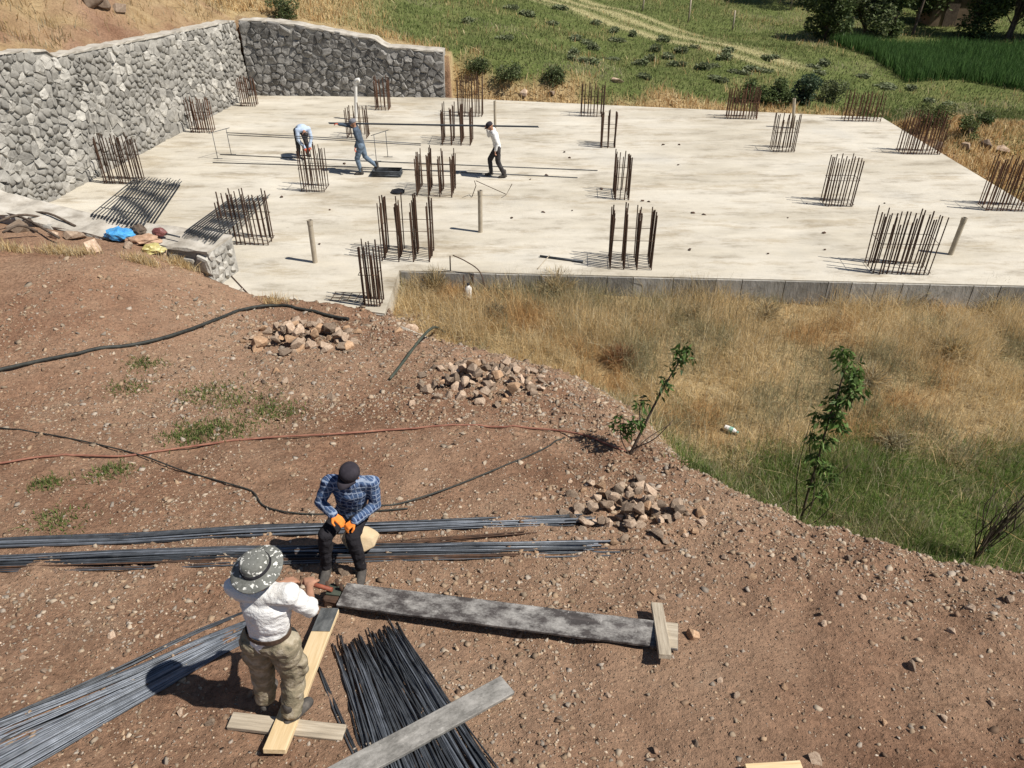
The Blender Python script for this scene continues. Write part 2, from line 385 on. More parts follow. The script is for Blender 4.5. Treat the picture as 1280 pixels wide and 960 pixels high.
me = mesh_np('ground', np.stack([GX, GY, GZ], -1), Q, None, np.stack([zr, zg, zb], -1).reshape(-1, 3))
gr = link('ground', me, M['ground'], smooth=True); gr['kind'] = 'structure'

# ------------------------------------------------------------------ SLAB with formed front panels
bm = bmesh.new()
inset = SLAB
vs = [bm.verts.new((x, y, 0)) for x, y in inset]; f = bm.faces.new(vs)
r = bmesh.ops.extrude_face_region(bm, geom=[f])
for v in [g for g in r['geom'] if isinstance(g, bmesh.types.BMVert)]: v.co.z = -1.3
bmesh.ops.recalc_face_normals(bm, faces=bm.faces[:])
slab = link('concrete_slab', bm_mesh('concrete_slab', bm), M['slab']); slab['kind'] = 'structure'
L_ = 17.9; t = .0; k = 0; px0 = 0.04
while px0 < L_-.2:
    wd = random.choice([.55, .62, .8, .95, 1.0]); wd = min(wd, L_-px0)
    pm = box_mesh('panel', wd-.022, .03, 1.1, .006)
    c = Vector((-2.73, 16.92))+_cf*(px0+wd/2)
    o = link('panel', pm, M['form_concrete'], slab, (c.x-_cf.y*-1*-.0+_cf.y*.012, c.y-_cf.x*.012, -1.13+random.uniform(-.004, .004)), (0, 0, SLAB_RZ))
    px0 += wd
# front block of the nearer corner: a plain formed face
d0 = Vector((-4.08, 15.12)); d1 = Vector((-2.78, 14.76)); dd = (d1-d0)
o = link('panel', box_mesh('panel', dd.length-.02, .03, 1.0, .006), M['form_concrete'], slab, ((d0.x+d1.x)/2-.006, (d0.y+d1.y)/2-.014, -1.03), (0, 0, math.atan2(dd.y, dd.x)))

# ------------------------------------------------------------------ STONE WALLS
def clip_poly(poly, n, c):
    out = []
    for i in range(len(poly)):
        a = poly[i]; b = poly[(i+1) % len(poly)]; da = a@n-c; db = b@n-c
        if da <= 0: out.append(a)
        if da*db < 0: out.append(a+(b-a)*(da/(da-db)))
    return out
def voronoi_cells(x0, x1, z0, z1, n, seed, topf=None):
    rg = np.random.default_rng(seed); A = (x1-x0)*(z1-z0); p = np.stack([rg.uniform(x0, x1, n), rg.uniform(z0, z1, n)], 1)
    def cells():
        out = []
        for i in range(len(p)):
            poly = [np.array(q, float) for q in ((x0, z0), (x1, z0), (x1, z1), (x0, z1))]
            d2 = ((p-p[i])**2).sum(1); order = np.argsort(d2)[1:18]
            for j in order:
                nn = p[j]-p[i]; poly = clip_poly(poly, nn, nn@((p[i]+p[j])/2))
                if len(poly) < 3: break
            out.append(poly)
        return out
    for _ in range(2):
        cs = cells()
        for i, c in enumerate(cs):
            if len(c) >= 3: p[i] = .35*p[i]+.65*np.mean(c, 0)
    return cells()
def stone_from_cell(poly, depth, gap, rg):
    P = np.array(poly); c = P.mean(0)
    # soften corners, then shrink for the joint
    Q2 = []
    for i in range(len(P)):
        a, b, d = P[i-1], P[i], P[(i+1) % len(P)]
        Q2 += [b+(a-b)*.13, b+(d-b)*.13]
    P = np.array(Q2); rad = np.linalg.norm(P-c, axis=1); P = c+(P-c)*np.clip((rad-gap)/np.maximum(rad, 1e-6), .3, 1)[:, None]
    P = P+rg.normal(0, .014, P.shape)
    n = len(P); V = []; F = []
    tilt = rg.normal(0, .16, 2)
    for (s, y) in ((1, -.05), (.95, depth*.6), (.66, depth*1.0)):
        for q in P:
            e = (q-c)*s; V.append((c[0]+e[0], -(y+(e@tilt if y > 0 else 0)+rg.normal(0, .008)), c[1]+e[1]))
    for k in range(2):
        for i in range(n): F.append((k*n+i, k*n+(i+1) % n, (k+1)*n+(i+1) % n, (k+1)*n+i))
    cv = len(V); V.append((c[0], -(depth*1.12), c[1]))
    for i in range(n): F.append((2*n+i, 2*n+(i+1) % n, cv))
    return V, F, c
def stone_wall(name, label, origin, direction, length, topf, thick, ncell, mat, seed, batter=.06, zbase=-.1, ochre=None, capw=None, ends=True):
    """face runs along +x local from the origin, outward normal -y local"""
    rz = math.atan2(direction[1], direction[0]); root = empty(name, (origin[0], origin[1], 0), rz, label, 'wall')
    rg = np.random.default_rng(seed); zmax = max(topf(t) for t in np.linspace(0, length, 30))
    cells = voronoi_cells(0, length, zbase, zmax, ncell, seed); stuff = []
    M_shear = lambda v: (v[0], v[1]+batter*v[2], v[2])
    items = []
    for c in cells:
        if len(c) < 3: continue
        c = np.array(c); ctr = c.mean(0)
        if ctr[1] > topf(ctr[0])-.1: continue
        c[:, 1] = np.minimum(c[:, 1], [topf(q) for q in c[:, 0]])
        V, F, ctr = stone_from_cell(list(c), rg.uniform(.015, .075), rg.uniform(.004, .020), rg)
        items.append((V, F, ctr))
    items.sort(key=lambda it: -abs(np.ptp(np.array(it[0])[:, 0])*np.ptp(np.array(it[0])[:, 2])))
    for i, (V, F, ctr) in enumerate(items):
        if i < 290:
            me = bpy.data.meshes.new('stone'); me.from_pydata([M_shear((v[0]-ctr[0], v[1]+batter*ctr[1], v[2]-ctr[1])) for v in V], [], F)
            mm = mat
            if ochre and abs(ctr[0]-ochre[0]) < .25 and abs(ctr[1]-ochre[1]) < .22: mm = M['stone_ochre']
            link('stone', me, mm, root, (ctr[0], 0, ctr[1]))
        else: stuff.append((V, F))
    if stuff:
        AV = []; AF = []
        for V, F in stuff:
            o_ = len(AV); AV += [M_shear(v) for v in V]; AF += [tuple(i+o_ for i in f) for f in F]
        me = bpy.data.meshes.new('small_stones'); me.from_pydata(AV, [], AF); me.polygons.foreach_set('use_smooth', [True]*len(AF))
        link('small_stones', me, mat, root)['kind'] = 'stuff'
    # mortar core and lighter coping follow the top line
    for nm, mt, zlo, zhi, ya, yb, st in (('core', M['mortar'], None, -.07, .02, thick, .4), ('coping', M['cap'], -.07, -.01, -.02, thick+.04, .25)):
        bm = bmesh.new(); n = max(2, int(length/st)); prev = None
        for i in range(n+1):
            x = length*i/n; zt = topf(x); a = zbase-.5 if zlo is None else zt+zlo; b = zt+zhi
            jz = 0 if nm == 'core' else rg.normal(0, .016)
            q = [bm.verts.new((x, (ya+(rg.normal(0, .015) if nm != 'core' else 0))+batter*a, a)), bm.verts.new((x, ya+(rg.normal(0, .015) if nm != 'core' else 0)+batter*b, b+jz)), bm.verts.new((x, yb+batter*zt, b+jz)), bm.verts.new((x, yb+batter*zt, a))]
            if prev:
                for k in range(4): bm.faces.new((prev[k], q[k], q[(k+1) % 4], prev[(k+1) % 4]))
            else: bm.faces.new(q[::-1])
            prev = q
        bm.faces.new(prev); bmesh.ops.recalc_face_normals(bm, faces=bm.faces[:])
        link(nm, bm_mesh(nm, bm), mt, root)
    return root
lw_len = 16.2; lw_o = LW0-LWD*3.6
# local -y must face the slab (+x side): run the wall from far to near
far_pt = LW0+LWD*12.55
stone_wall('stone_wall', 'tall pale grey rubble stone retaining wall below the dry brown hillside', LW0-LWD*3.6, LWD, 16.15,
           lambda t: float(lw_top(LW0[1]+(t-3.6)*LWD[1])), .62, 1050, M['stone'], 5, batter=.05, ochre=(5.1, 2.45))
stone_wall('stone_wall', 'grey rubble stone wall darkened by painted shade across the far edge of the slab, lower at its free end', (-11.12, 34.02), (8.28, -.35), 8.3,
           lambda t: float(np.interp(t, [0, 1.5, 4, 5.6, 5.9, 8.3], [2.92, 2.9, 2.5, 2.25, 1.98, 1.82])), .7, 270, M['stone_shaded'], 9, batter=.03)
NW0 = Vector((-13.9, 17.95)); NW1 = Vector((-6.85, 15.95)); nwd = (NW1-NW0)
nw = stone_wall('low_stone_wall', 'low mortared stone wall with broad pale top holding plastic bags and tools', (NW0.x, NW0.y), (nwd.x, nwd.y), nwd.length,
           lambda t: float(np.interp(t, [0, 2, 4, 7.4], [1.45, 1.2, 1.0, .93])), .95, 90, M['stone'], 21, batter=.02, zbase=-.2)
nwn = Vector((-nwd.y, nwd.x)).normalized(); nwu = nwd.normalized()
for i in range(16):
    y = .1+.22*(i % 4)+random.uniform(-.04, .04); z = .12+.22*(i//4)+random.uniform(-.04, .04)
    o = link('stone', rock_mesh('stone', 300+i, .08, .13, .12), M['stone'], nw, (nwd.length+.0, y, z), (random.uniform(-.4, .4), 0, 0))
def nw_top(a, b, z=0):                                 # point on the low wall's top: a along, b across
    p = NW0+nwu*a+nwn*b; return Vector((p.x, p.y, float(np.interp(a, [0, 2, 4, 7.4], [1.45, 1.2, 1.0, .93]))+z))

# ------------------------------------------------------------------ REBAR CAGES standing in the slab
ca, sa = math.cos(SLAB_RZ), math.sin(SLAB_RZ)
def cage(u, vb, vt, wpx, dep, nxb, nyb, label, mat='rust', inner=False, stir=(.06, .55), shadow=None, lean=0.0, r=.0155):
    p = S(u, vb); pxm = FPX/(p.y*math.cos(PITCH)+CAM_H*math.sin(PITCH)); wx = wpx/pxm
    h = ZT(vt, p.y+dep*.75)
    root = empty('rebar_cage', (p.x, p.y+dep/2, 0), SLAB_RZ, label, 'rebar cage', 'column starter bars standing in the slab')
    m = M[mat]
    if not inner: nxb = int(nxb*1.5)+1
    else: nyb += 3
    for i in range(nxb):
        for j in range(nyb):
            if not inner and 0 < i < nxb-1 and 0 < j < nyb-1: continue
            x = -wx/2+wx*i/max(1, nxb-1); y = -dep/2+dep*j/max(1, nyb-1)
            jx, jy = random.gauss(0, .012), random.gauss(0, .014)
            bar_between((x+jx, y+jy, -.05), (x+jx+random.gauss(lean*h, .02), y+jy+random.gauss(0, .02), h*random.uniform(.88, 1.06)), r*random.uniform(.9, 1.15), m, root)
    for k, fz in enumerate(stir):
        z = fz*h if k else .05; e = .018
        pts = [(-wx/2-e, -dep/2-e, z), (wx/2+e, -dep/2-e, z+.01), (wx/2+e, dep/2+e, z), (-wx/2-e, dep/2+e, z-.01), (-wx/2-e, -dep/2-e, z)]
        st = empty('x') if False else None
        me = tube_mesh('stirrup', pts, .0075, 5); link('stirrup', me, m, root)
    return root
cage(20, 262, 224, 46, .35, 8, 3, 'rebar cage low behind the low wall, beside the end of the tall stone wall')
cage(152, 230, 168, 42, .45, 8, 4, 'rebar cage against the tall stone wall, beside the first stack of leaning bars')
cage(252, 166, 123, 25, .4, 6, 3, 'small rebar cage at the foot of the tall stone wall, midway to the corner', 'rust_red')
cage(310, 133, 97, 18, .4, 5, 3, 'small rebar cage in front of the inner corner of the two stone walls', 'rust_red')
cage(345, 119, 97, 32, .25, 7, 2, 'rusty rebar row close against the shaded stone wall', 'rust_red')
cage(478, 138, 96, 16, .5, 3, 4, 'narrow rebar cage in front of the shaded stone wall', 'rust_red')
cage(447, 173, 131, 24, .5, 3, 4, 'rebar cage behind the worker in denim, beside a white capped pipe')
cage(392, 240, 182, 28, .55, 6, 3, 'rebar cage over which the stooping worker bends', r=.012)
cage(571, 182, 131, 36, .9, 4, 5, 'rebar cage of four dark bar rows under the carried rods', inner=True)
cage(588, 146, 93, 30, .5, 5, 3, 'tall rusty rebar cage at the far slab edge beside the end of the shaded wall', 'rust')
cage(544, 246, 187, 44, .95, 4, 6, 'rebar cage of four dense bar rows beside the walking worker in white', inner=True)
cage(509, 327, 246, 58, .75, 4, 6, 'big rebar cage standing behind the inner corner of the slab', inner=True)
cage(465, 383, 304, 22, .35, 4, 3, 'narrow rebar cage on the corner of the slab above the rubble heap')
cage(308, 306, 240, 56, .5, 7, 3, 'rebar cage through which the second stack of leaning bars passes', lean=.0)
cage(741, 146, 104, 28, .5, 5, 3, 'rusty rebar cage at the far slab edge beside the dry grass bank', 'rust')
cage(761, 185, 137, 16, .55, 3, 5, 'slim rebar cage of three bar rows in the middle of the slab', inner=True)
cage(778, 250, 189, 17, .85, 2, 7, 'slim rebar cage of two dense bar rows in the middle of the slab')
cage(789, 337, 259, 50, .75, 4, 6, 'rebar cage of four dense bar rows near the long front edge of the slab', inner=True)
cage(980, 190, 141, 26, .5, 5, 3, 'rebar cage in front of the pale post at the far side of the slab')
cage(1049, 258, 194, 34, .45, 6, 3, 'rebar cage standing alone in the bare right half of the slab')
cage(1127, 343, 264, 68, .6, 8, 4, 'widest rebar cage, beside the leaning plastic pipe near the front edge')
cage(928, 149, 108, 36, .4, 7, 3, 'rusty rebar cage at the far slab edge below the dark green bush', 'rust_red')
cage(1078, 152, 114, 44, .35, 7, 2, 'faint rusty rebar cage at the far right corner of the slab', 'rust_red')
cage(1151, 193, 141, 48, .4, 9, 3, 'wide rusty rebar cage on the side edge of the slab before the leafy bush', 'rust_red')
cage(1262, 264, 196, 58, .5, 9, 3, 'wide rusty rebar cage on the side edge of the slab before the earth mound', 'rust_red')

# ------------------------------------------------------------------ stacks of bars leaning on the low wall
def leaning_stack(near_a, near_b, far_a, far_b, n, label):
    root = empty('rebar_stack', far_a, 0, label, 'rebar stack', 'stacks of bars leaning on the low wall')
    inv = Vector(far_a)
    for lay in range(3):
        for i in range(n):
            t = (i+.4*lay)/(n-1) if n > 1 else 0
            p = Vector(near_a).lerp(Vector(near_b), t); q = Vector(far_a).lerp(Vector(far_b), t)
            d = (q-p); p2 = p-d*random.uniform(-.015, .02); q2 = q+d*random.uniform(-.03, .03)*(1-.0)
            q2.z = max(q2.z, .02); dz = Vector((0, 0, .03*lay+.015))
            bar_between(p2+dz-inv, q2+dz-inv, .0105, M['steel'], root)
    for f in (.2, .5, .8):
        a = Vector(near_a).lerp(Vector(far_a), f); b = Vector(near_b).lerp(Vector(far_b), f)
        bar_between(a-inv+Vector((0, 0, -.0)), b-inv, .011, M['steel'], root, 'tie_bar')
a = nw_top(3.0, .93, .03); b = nw_top(4.75, .93, .03)
leaning_stack(S(113, 270, 1.05), S(176, 284, 1.02), S(168, 225, .03), S(226, 228, .03), 16, 'stack of dark parallel bars leaning on the low wall beside the blue bag')
leaning_stack(S(230, 292, 1.02), S(268, 302, .98), S(286, 251, .03), S(334, 247, .03), 13, 'stack of dark bars leaning on the low wall end through a rebar cage')

# ------------------------------------------------------------------ pipes standing in the slab
def pipe(ub, vb, ut, vt, rad, mat, label, name='plastic_pipe', cap=None, dy=0):
    p = S(ub, vb); zt = ZT(vt, p.y+dy); d = ray(ut, vt); tt = (zt-CAM_H)/d[2]; top = Vector((d[0]*tt, d[1]*tt, zt))
    root = empty(name, p, 0, label, 'pipe', 'pipes standing in the slab')
    bm = bmesh.new(); n = 14; V = []
    ax = (top-p); q = ax.to_track_quat('Z', 'Y'); L = ax.length
    rings = [(rad, -.1), (rad, L), (rad*.82, L), (rad*.82, L-.25)]
    for r_, z_ in rings: V.append([bm.verts.new(q@Vector((r_*math.cos(2*math.pi*k/n), r_*math.sin(2*math.pi*k/n), z_))) for k in range(n)])
    for i in range(3):
        for k in range(n): bm.faces.new((V[i][k], V[i][(k+1) % n], V[i+1][(k+1) % n], V[i+1][k]))
    bm.faces.new(V[3]); bmesh.ops.recalc_face_normals(bm, faces=bm.faces[:])
    link('tube', bm_mesh('tube', bm), mat, root)
    if cap == 'elbow':
        pts = [ax, ax+Vector((.0, 0, .1)), ax+Vector((.06, -.02, .17)), ax+Vector((.17, -.04, .19))]
        link('elbow', tube_mesh('elbow', catmull(pts, 4), rad*1.18, 12), M['pvc_white'], root)
    elif cap == 'collar':
        link('collar', tube_mesh('collar', [ax-ax.normalized()*.12, ax-ax.normalized()*.005], rad*1.12, 14, cap=False), mat, root)
    return root
pipe(394, 328, 387, 275, .062, M['pvc'], 'beige plastic pipe standing in bare concrete near the low wall', cap='collar')
pipe(600.6, 290, 600, 238, .06, M['pvc'], 'beige plastic pipe standing between the bent rods and the front edge', cap='collar')
pipe(445, 150, 444.5, 106, .06, M['pvc_white'], 'pale pipe with a white elbow behind the worker in denim', cap='elbow')
pipe(619, 160, 618.5, 126, .05, M['pvc'], 'thin pale pipe standing behind the head of the worker in white')
pipe(991, 160, 993, 123, .055, M['pvc'], 'pale post rising from a rebar cage at the far side', name='pipe_post')
pipe(1188, 318, 1206, 272, .062, M['pvc'], 'leaning grey plastic pipe beside the widest rebar cage', cap='collar')

# ------------------------------------------------------------------ things lying on the slab
def rod(name, pts, r, mat, label, cat='rod', group=None, smooth=0):
    pts = [Vector(p) for p in pts]; o = pts[0].copy(); loc = [p-o for p in pts]
    if smooth: loc = catmull(loc, smooth)
    ob = link(name, tube_mesh(name, loc, r, 6), mat, loc=o); return tag(ob, label, cat, group)
z1 = .02
rod('long_rod', [S(266, 203, z1), S(440, 208.5, z1), S(722, 222, z1)], .014, M['steel'], 'long straight rod on the slab passing in front of both workers, nearer of two', 'rod')
rod('long_rod', [S(275, 193, z1), S(440, 200.5, z1), S(747, 213, z1)], .014, M['steel'], 'long straight rod on the slab behind the feet of both workers, farther of two', 'rod')
# two raised rods on bent stands
for (u, vb, lab) in ((283, 196, 'bent wire stand holding up the raised rods at their free end'), (480, 199, 'bent wire stand holding up the raised rods near the worker in denim')):
    p = S(u, vb); h = .86; hw = .16
    rt = empty('wire_stand', p, 0, lab, 'stand', 'bent wire stands')
    for s in (-1, 1):
        link('leg', tube_mesh('leg', [(s*hw-.06, s*.22, 0), (s*hw-.06, s*.22, h)], .011, 6), M['steel'], rt)
        link('foot', tube_mesh('foot', [(s*hw-.2, s*.22, .012), (s*hw+.1, s*.22, .012)], .01, 6), M['steel'], rt)
    link('crossbar', tube_mesh('crossbar', [(-hw-.14, -.32, h+.01), (hw+.02, .32, h+.01)], .011, 6), M['steel'], rt)
zz = .9
for k, (dv, lab) in enumerate(((0, 'raised rod on wire stands above the stooping worker, nearer of the pair'), (-2.6, 'raised rod on wire stands above the stooping worker, farther of the pair'))):
    rod('raised_rod', [S(285-2*k, 168.5+dv, zz), S(400, 174+dv*.9, zz), S(526, 181.5+dv*.7, zz)], .014, M['steel'], lab, 'rod')
# stack of stirrups
p = S(484, 219); rt = empty('stirrup_stack', p, SLAB_RZ, 'dark stack of rectangular steel stirrups lying by the feet of the worker in denim', 'stirrups')
for k in range(9):
    e = random.uniform(-.02, .02); z = .015+.02*k; w_, d_ = .44, .2
    link('stirrup', tube_mesh('stirrup', [(-w_+e, -d_, z), (w_+e, -d_+e, z), (w_+e, d_, z), (-w_, d_+e, z), (-w_+e, -d_, z)], .016, 6), M['steel'], rt)
# black tub lid
p = S(497.5, 240.5); rt = empty('bucket_lid', p, 0, 'round black lid lying flat behind the big rebar cage', 'lid')
bm = bmesh.new(); n = 24; rings = []
for r_, z_ in ((.2, .0), (.205, .05), (.19, .055), (.185, .03), (.02, .025)):
    rings.append([bm.verts.new((r_*math.cos(2*math.pi*k/n), r_*math.sin(2*math.pi*k/n), z_)) for k in range(n)])
for i in range(4):
    for k in range(n): bm.faces.new((rings[i][k], rings[i][(k+1) % n], rings[i+1][(k+1) % n], rings[i+1][k]))
bm.faces.new(rings[-1]); bm.faces.new(rings[0][::-1]); bmesh.ops.recalc_face_normals(bm, faces=bm.faces[:])
link('disc', bm_mesh('disc', bm), M['pvc_dark'], rt)
rod('bent_rod', [S(593, 226, .55), S(595, 232, .3), S(590, 246, .02)], .011, M['rust'], 'short bent rod propped up beside the beige pipe')
rod('bent_rod', [S(595, 226, .5), S(633, 243, .02), S(640, 230, .45)], .011, M['rust'], 'v-shaped bent rod lying in front of the walking worker in white')
rod('steel_bar', [S(675, 320, .03), S(729, 327, .03)], .03, M['steel'], 'short thick dark bar lying near the front edge of the slab')
rod('thin_stick', [S(672, 336, .02), S(687, 319, .09)], .012, M['wood_grey'], 'thin stick crossing under the short dark bar', 'stick')
rod('bent_wire', [S(563, 338, .02), S(562.5, 320, .45)], .016, M['rust'], 'short upright rod at the slab front edge', 'rod')
p0 = S(566, 319, .42); rod('drooping_rod', [p0, S(583, 327, .3), S(600, 340, .05), Vector((-.55, 16.35, -.35)), Vector((.05, 15.9, -.55))], .014, M['rust'], 'curved rusty rod drooping over the front edge of the slab into dry grass', smooth=5)
rod('wire_loop', [S(277, 303, .5), S(279, 330, .02), S(281, 350, .02)], .009, M['steel'], 'thin wire hanging down the end of the low wall', 'wire')
rod('loose_rod', [S(278, 333, .02), S(314, 371, .02)], .011, M['rust'], 'thin rod lying on the slab beside the end of the low wall')
DEB = [rock_mesh('debris_chip', 60+i, .05, .035, .025, 10) for i in range(4)]
for m_ in DEB: m_.materials.append(M['rust'])
for (u, v) in ((862, 312), (880, 268), (866, 266), (849, 181), (829, 181), (848, 206), (960, 317), (1031, 312), (985, 272), (1009, 254), (803, 251), (811, 252), (705, 190), (712, 197), (683, 219), (663, 224), (715, 263), (679, 265), (640, 272), (1106, 254), (430, 205), (352, 246), (412, 262), (400, 305), (330, 282), (752, 236), (1030, 291)):
    o = link('debris_chip', random.choice(DEB), loc=S(u, v, .012), rot=(0, 0, random.uniform(0, 6))); o.scale = (random.uniform(.8, 1.9),)*3
    tag(o, 'small dark chip of debris lying on the pale slab', 'debris', 'debris scattered on the slab')
# stirrup wires lying flat by the rebars
def flat_grid(u, v, w_, d_, nx_, ny_, label):
    p = S(u, v, .015); rt = empty('wire_grid', p, SLAB_RZ, label, 'wire grid', 'wire grids lying on the slab')
    for i in range(nx_): bar_between((-w_/2+w_*i/(nx_-1), -d_/2, 0), (-w_/2+w_*i/(nx_-1)+.03, d_/2, 0), .007, M['rust'], rt, 'wire')
    for j in range(ny_): bar_between((-w_/2, -d_/2+d_*j/(ny_-1), .01), (w_/2, -d_/2+d_*j/(ny_-1), .012), .007, M['rust'], rt, 'wire')
flat_grid(436, 371, .75, .4, 5, 4, 'wire grid lying beside the narrow corner cage')
# upright steel at the front face and a white can in the grass
for (u, v0, v1, lab) in ((549, 372, 338, 'thin upright rod before the front face beside the slab corner'), (578, 372, 342, 'upright rod pair before the front face behind the white container'), (590, 372, 343, 'upright dark rod before the front face of the slab')):
    x = S(u, 345).x; y = 16.92+(x+2.73)*_cf.y/_cf.x-.12
    rod('upright_rod', [(x, y, hz(x, y)), (x+.02, y, -.03)], .016, M['rust'], lab)

# ------------------------------------------------------------------ ROCKS: three heaps and loose ones
ROCKS = [rock_mesh('rock', 100+i, 1, random.uniform(.7, .95), random.uniform(.55, .8), random.choice((12, 14, 18))) for i in range(14)]
RK = []
for i, m_ in enumerate(ROCKS):
    a = m_.copy(); a.materials.append(M['rock']); b = m_.copy(); b.materials.append(M['rock_warm']); RK.append((a, b))
def put_rock(p, r, label, group, warm=.15, sink=.35):
    me = random.choice(RK)[1 if random.random() < warm else 0]
    o = link('rock', me, loc=p+Vector((0, 0, r*(.62-sink))), rot=(random.uniform(-.5, .5), random.uniform(-.5, .5), random.uniform(0, 6.3)))
    o.scale = (r, r, r); return tag(o, label, 'rock', group)
def heap(cu, cv, rx, ry, n, r0, r1, hmax, label, group, warm):
    c = G(cu, cv); k = 0
    for lay in range(3):
        f = (1, .72, .4)[lay]
        for i in range(int(n*(.56, .30, .14)[lay])):
            while True:
                a, b = random.uniform(-1, 1), random.uniform(-1, 1)
                if a*a+b*b < 1: break
            x = c.x+a*rx*f; y = c.y+b*ry*f; d = math.hypot(a*f, b*f)
            z = hz(x, y)+(hmax*lay/3*(1-.5*d*d))
            put_rock(Vector((x, y, z)), random.uniform(r0, r1)*(1.25 if random.random() < .12 else 1), label, group, warm, .3)
heap(385, 424, 1.25, .95, 96, .06, .17, .40, 'angular rock in the heap beside the corner of the slab', 'rocks heaped beside the slab corner', .25)
heap(606, 478, 1.12, 1.0, 116, .055, .13, .43, 'grey-brown rock in the heap before the dry grass', 'rocks heaped before the dry grass', .12)
heap(792, 640, .80, .72, 88, .045, .11, .28, 'pale rock in the heap where the long bars end', 'rocks heaped where the long bars end', .15)
c = G(325, 435); put_rock(c+Vector((0, 0, .05)), .23, 'large orange rock at the edge of the heap by the slab corner', None, 1.0, .2).pop('group', None)
loose = [(414, 498, .10), (535, 487, .1), (515, 506, .1), (573, 527, .07), (345, 465, .12), (357, 478, .1), (330, 478, .07), (320, 478, .07), (515, 412, .2), (497, 415, .12), (715, 620, .09), (740, 605, .07), (672, 620, .06), (680, 625, .05), (713, 602, .05), (865, 796, .09), (1018, 950, .075), (1140, 834, .06), (818, 742, .05), (828, 748, .05), (728, 663, .07), (722, 675, .05), (905, 697, .05), (940, 722, .05), (995, 700, .05), (1030, 780, .045), (1080, 748, .05), (1212, 760, .06), (1262, 750, .06), (1060, 700, .06), (1190, 790, .05), (800, 600, .1), (815, 530, .08), (700, 690, .04), (670, 690, .05), (140, 795, .05), (108, 780, .045), (262, 905, .06), (225, 893, .05), (30, 822, .04), (55, 840, .035), (545, 700, .05), (600, 715, .045), (900, 850, .04), (920, 870, .04), (760, 870, .035), (700, 900, .04), (1180, 900, .05), (1240, 880, .04), (1105, 905, .04), (980, 860, .045), (870, 930, .035), (650, 930, .03), (560, 860, .03)]
for (u, v, r_) in loose:
    put_rock(G(u, v), r_, 'single loose rock lying apart on the brown earth', 'loose rocks on the earth', .25, .42)

# loose gravel: thousands of chips nobody could count
TEMPL = []
for i in range(10):
    me = chip_mesh('chip', 500+i, .55); v = np.array([q.co[:] for q in me.vertices]); f = np.array([p.vertices[:] for p in me.polygons]); TEMPL.append((v, f)); bpy.data.meshes.remove(me)
def scatter_chips(name, X, Y, Z, rad, cols, label, cat):
    N = len(X); Vs = []; Fs = []; Cs = []; off = 0; which = RNG.integers(0, len(TEMPL), N)
    for k, (v, f) in enumerate(TEMPL):
        s = np.where(which == k)[0]
        if not len(s): continue
        a = RNG.uniform(0, 6.28, len(s)); ca_, sa_ = np.cos(a), np.sin(a); tx = RNG.normal(0, .35, len(s)); ty = RNG.normal(0, .35, len(s))
        r_ = rad[s]; x = v[:, 0][None]*ca_[:, None]-v[:, 1][None]*sa_[:, None]; y = v[:, 0][None]*sa_[:, None]+v[:, 1][None]*ca_[:, None]
        z = v[:, 2][None]+x*tx[:, None]+y*ty[:, None]
        VV = np.stack([x*r_[:, None]+X[s][:, None], y*r_[:, None]+Y[s][:, None], z*r_[:, None]+Z[s][:, None]], -1)
        FF = f[None]+(np.arange(len(s))*len(v))[:, None, None]+off
        Vs.append(VV.reshape(-1, 3)); Fs.append(FF.reshape(-1, 3)); Cs.append(np.repeat(cols[s], len(v), 0)); off += len(s)*len(v)
    me = mesh_np(name, np.concatenate(Vs), None, np.concatenate(Fs), np.concatenate(Cs))
    o = link(name, me, M['pebble']); return tag(o, label, cat, None, 'stuff')
def in_view(x, y, z, m=80):
    d = y*math.cos(PITCH)+(CAM_H-z)*math.sin(PITCH); u = 640+FPX*x/d; v = 480+FPX*((CAM_H-z)*math.cos(PITCH)-y*math.sin(PITCH))/d
    return (u > -m*3) & (u < 1280+m*3) & (v > -m*3) & (v < 960+m*3)
PAL = np.array([(.44, .335, .235), (.36, .26, .175), (.48, .385, .285), (.30, .20, .13), (.40, .28, .18), (.27, .175, .115), (.42, .35, .28)])
N = 240000
X = RNG.uniform(-9.5, 8.5, N); Y = 2+13.5*RNG.random(N)**1.25; Z = height(X, Y)
s_ = crest_d(X, Y); dens = .24+1.0*ss(-.4, .7, fbm(X, Y, .5, 4))+.7*ss(-1.8, -.1, s_)
for (hu, hv, hr) in ((385, 430, 1.7), (606, 485, 1.5), (792, 645, 1.15), (700, 500, 1.0)):
    hc = G(hu, hv); dens = dens+1.2*np.exp(-((X-hc.x)**2+(Y-hc.y)**2)/hr**2)
dens = dens*np.interp(Y, [2, 6, 11, 15.5], [1, 1, .7, .45])
keep = (s_ < np.interp(X, [1.8, 2.6], [1.5, .7])) & (RNG.random(N) < dens*.7) & in_view(X, Y, Z) & ~inside(SLAB, X, Y)
X, Y, Z = X[keep], Y[keep], Z[keep]; n_ = len(X)
rad = np.clip(.0088*np.exp(RNG.normal(0, .66, n_)), .004, .045)*np.interp(Y, [3, 9, 15], [.95, 1.5, 2.2])
cols = PAL[RNG.integers(0, len(PAL), n_)]*RNG.uniform(.55, 1.05, (n_, 1))*np.where(rad > .02, .85, 1)[:, None]
scatter_chips('gravel', X, Y, Z-rad*.05, rad, cols, 'loose stony gravel strewn over the brown earth', 'gravel')
